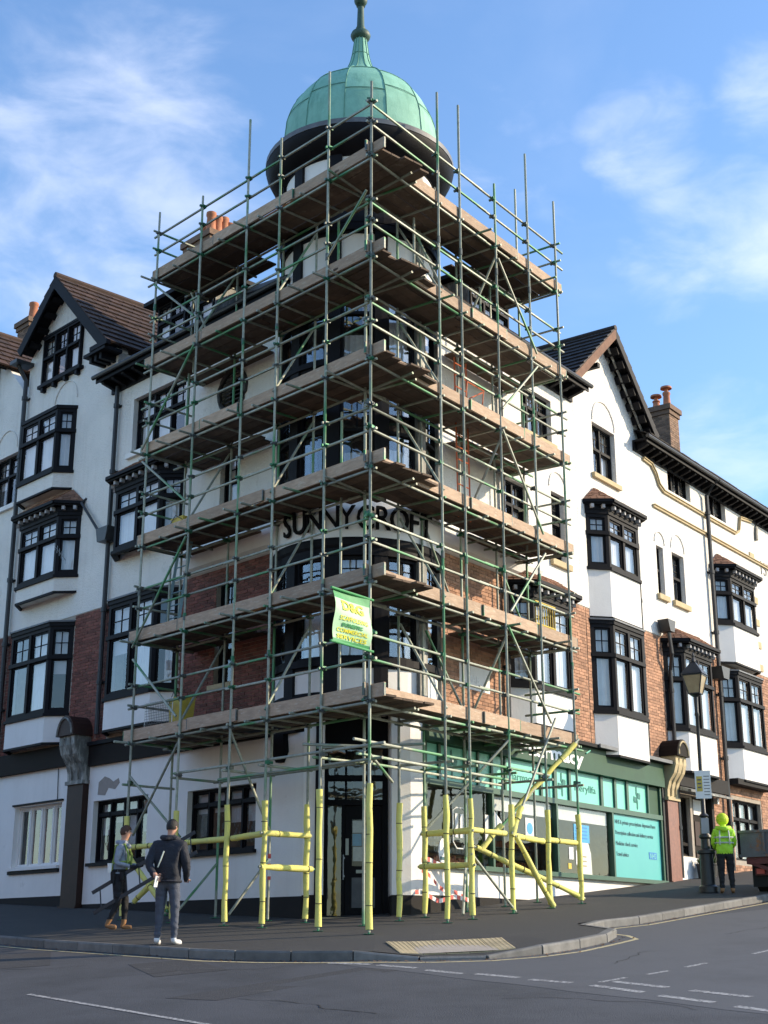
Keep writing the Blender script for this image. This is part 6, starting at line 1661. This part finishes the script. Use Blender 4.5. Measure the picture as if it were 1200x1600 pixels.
def reg2(c):
    if c.z > 1.57: return 0
    if (c.y < -.2 and abs(c.x + .08) < .055 and c.z < 1.04 and c.z > .9) or (c.y > .17 and c.z < 1.05 and c.z > .9 and abs(c.x) > .15): return 0
    if c.z > .92: return 1
    if c.z > .1: return 2
    return 3
m2, W2, hd2, fw2, sd2 = person('man in navy padded jacket and grey trousers, back to the road, near the kerb', (p2[0], p2[1], g2), R(-12), J2, ['skin', 'navy_cloth', 'grey_trouser', 'shoe_white'], reg2)
cap_shell(m2, W2, hd2, fw2, 'hair_dark', back=-.05)
b = MB(); b.tube([W2((-.1, .1, 1.55)), W2((-.1, -.06, 1.57)), W2((0, -.12, 1.56)), W2((.1, -.06, 1.57)), W2((.1, .1, 1.55))], .04, 8); b.build('collar', 'navy_cloth', m2, smooth=True)
loop(m2, W2, (0, -.0), .195, .165, .92, 'navy_cloth', 'jacket_hem', .022)
b = MB(); b.tube([W2((-.02, -.18, 1.36)), W2((-.06, -.205, 1.22)), W2((-.1, -.2, 1.12))], .012, 6); b.build('zip_stripe', 'reflective', m2)
b = MB(); b.bar(W2((-.1, -.27, .83)), W2((-.07, -.28, .99)), .075, .012); o = b.build('folded_paper', 'sign_white'); setp(o, label='white folded paper held behind his back by the man in navy', category='paper')
# 3: worker in hooded high-visibility jacket by the truck
p3 = (7.38, 7.7); g3 = gz(*p3)
J3 = dict(pelvis=(0, 0, .83), waist=(0, .0, .98), chest=(0, .02, 1.22), neckb=(0, .03, 1.34), neck=(0, .04, 1.39), jaw=(0, .06, 1.44), head=(0, .06, 1.5), crown=(0, .05, 1.55), face=(.3, 1, 0),
          r_pelvis=(.15, .12), r_waist=(.18, .14), r_chest=(.19, .145), r_arm=.08,
          shL=(-.17, .0, 1.25), elL=(-.23, .05, 1.02), wrL=(-.16, .22, .92), palmL=(-.13, .29, .92), shR=(.17, .0, 1.25), elR=(.22, .06, 1.02), wrR=(.16, .24, .94), palmR=(.14, .3, .94),
          hipL=(-.09, 0, .78), knL=(-.1, .0, .43), anL=(-.1, -.02, .1), heelL=(-.1, -.05, .05), toeL=(-.11, .14, .035), hipR=(.09, 0, .78), knR=(.1, .01, .43), anR=(.11, -.02, .1), heelR=(.11, -.05, .05), toeR=(.13, .14, .035))
def reg3(c):
    if c.z > 1.36: return 0
    if c.y > .26 and c.z > .8: return 3
    if c.z > .8: return 1
    if c.z > .1: return 2
    return 4
m3, W3, hd3, fw3, sd3 = person('worker in bright yellow hooded jacket with reflective bands, back turned, by the lamp post', (p3[0], p3[1], g3), R(-8), J3, ['hivis_hood', 'hivis_yellow', 'black_cloth', 'skin', 'tan_boot'], reg3)
cap_shell(m3, W3, hd3, fw3, 'hivis_hood', 'hood', .13, .14, .135, .1, -.1, -.125)
b = MB(); b.tube([W3((-.12, .12, 1.32)), W3((-.13, -.0, 1.33)), W3((-.07, -.11, 1.31)), W3((.0, -.14, 1.29)), W3((.07, -.11, 1.31)), W3((.13, .0, 1.33)), W3((.12, .12, 1.32))], [.03, .045, .055, .06, .055, .045, .03], 8); b.build('hood_fold', 'hivis_yellow', m3, smooth=True)
for s_ in (-1, 1):
    b = MB(); b.tube([W3((s_ * .09, -.13, 1.27)), W3((s_ * .1, -.145, 1.12)), W3((s_ * .1, -.135, .98))], .016, 6); b.build('reflective_strap', 'reflective', m3)
for z, rx, ry in ((1.02, .188, .15), (1.13, .2, .158)): loop(m3, W3, (0, .01), rx, ry, z, 'reflective', 'reflective_band', .018)
text_fr = None
# cable along the left wall
b = MB(); b.tube([FL.P(12.1, .02, 3.7), FL.P(12.05, .02, 3.0), FL.P(12.2, .02, 2.96)], .01, 5); b.build('cable', 'iron_black', GL)

# ================================================================== houses across the left street (seen only in the window glass)
def facing_house(u, lbl):
    o2 = Vector(Lp(u, -14.5)); fr = Frame(o2, -dL, -nL); g = gz(o2.x, o2.y) - .1
    t = thing('brick_house', lbl, 'house', (o2.x, o2.y, g), 'brick houses across the left street')
    hs = [rect(.8, 2.1, g + 1.0, g + 2.5), rect(.8, 2.1, g + 3.9, g + 5.2), rect(4.4, 5.7, g + 3.9, g + 5.2), rect(2.7, 3.5, g + 3.9, g + 5.2), rect(4.4, 5.7, g + 1.0, g + 2.5), rect(2.7, 3.6, g + .1, g + 2.3)]
    wall(fr, rect(0, 6.4, g - .6, g + 6.0), hs, 'brick_orange', t, depth=.2)
    for h in hs[:5]: simple_window(fr, h[0][0], h[1][0], h[0][1], h[2][1], t, frame='white_paint', n=2, tz=h[0][1] + .9, bars=(1, 1), cur='net', sill=('stone', .1, .1))
    bx('door', 'shop_green', t, fr, 2.7, 3.6, -.16, -.1, g + .1, g + 2.3)
    one('side_wall', 'brick_orange', t, lambda b: [b.box(fr, 0, .2, -7, -.201, g - .6, g + 6), b.box(fr, 6.2, 6.4, -7, -.201, g - .6, g + 6), b.box(fr, .2, 6.2, -7, -6.8, g - .6, g + 6)])
    tiled('roof_tiles', 'roof_tile', t, fr.P(-.1, .35, g + 5.95), fr.P(6.5, .35, g + 5.95), fr.P(6.5, -3.5, g + 8.3), fr.P(-.1, -3.5, g + 8.3), .3, .4)
    tiled('roof_tiles', 'roof_tile', t, fr.P(-.1, -7.3, g + 5.95), fr.P(6.5, -7.3, g + 5.95), fr.P(6.5, -3.5, g + 8.3), fr.P(-.1, -3.5, g + 8.3), .3, .4)
    chimney(t, fr, .3, 1.1, 3.0, 4.0, g + 7.2, g + 9.2, [(.7, 3.5, .5)], prad=.16)
for i, (u, l) in enumerate(((4.0, 'nearest of the row of brick houses mirrored in the left windows'), (10.5, 'second of the row of brick houses mirrored in the left windows'), (17.0, 'third of the row of brick houses mirrored in the left windows'), (23.5, 'fourth of the row of brick houses mirrored in the left windows'), (30.0, 'farthest of the row of brick houses mirrored in the left windows'))):
    facing_house(u + 3.2, l)
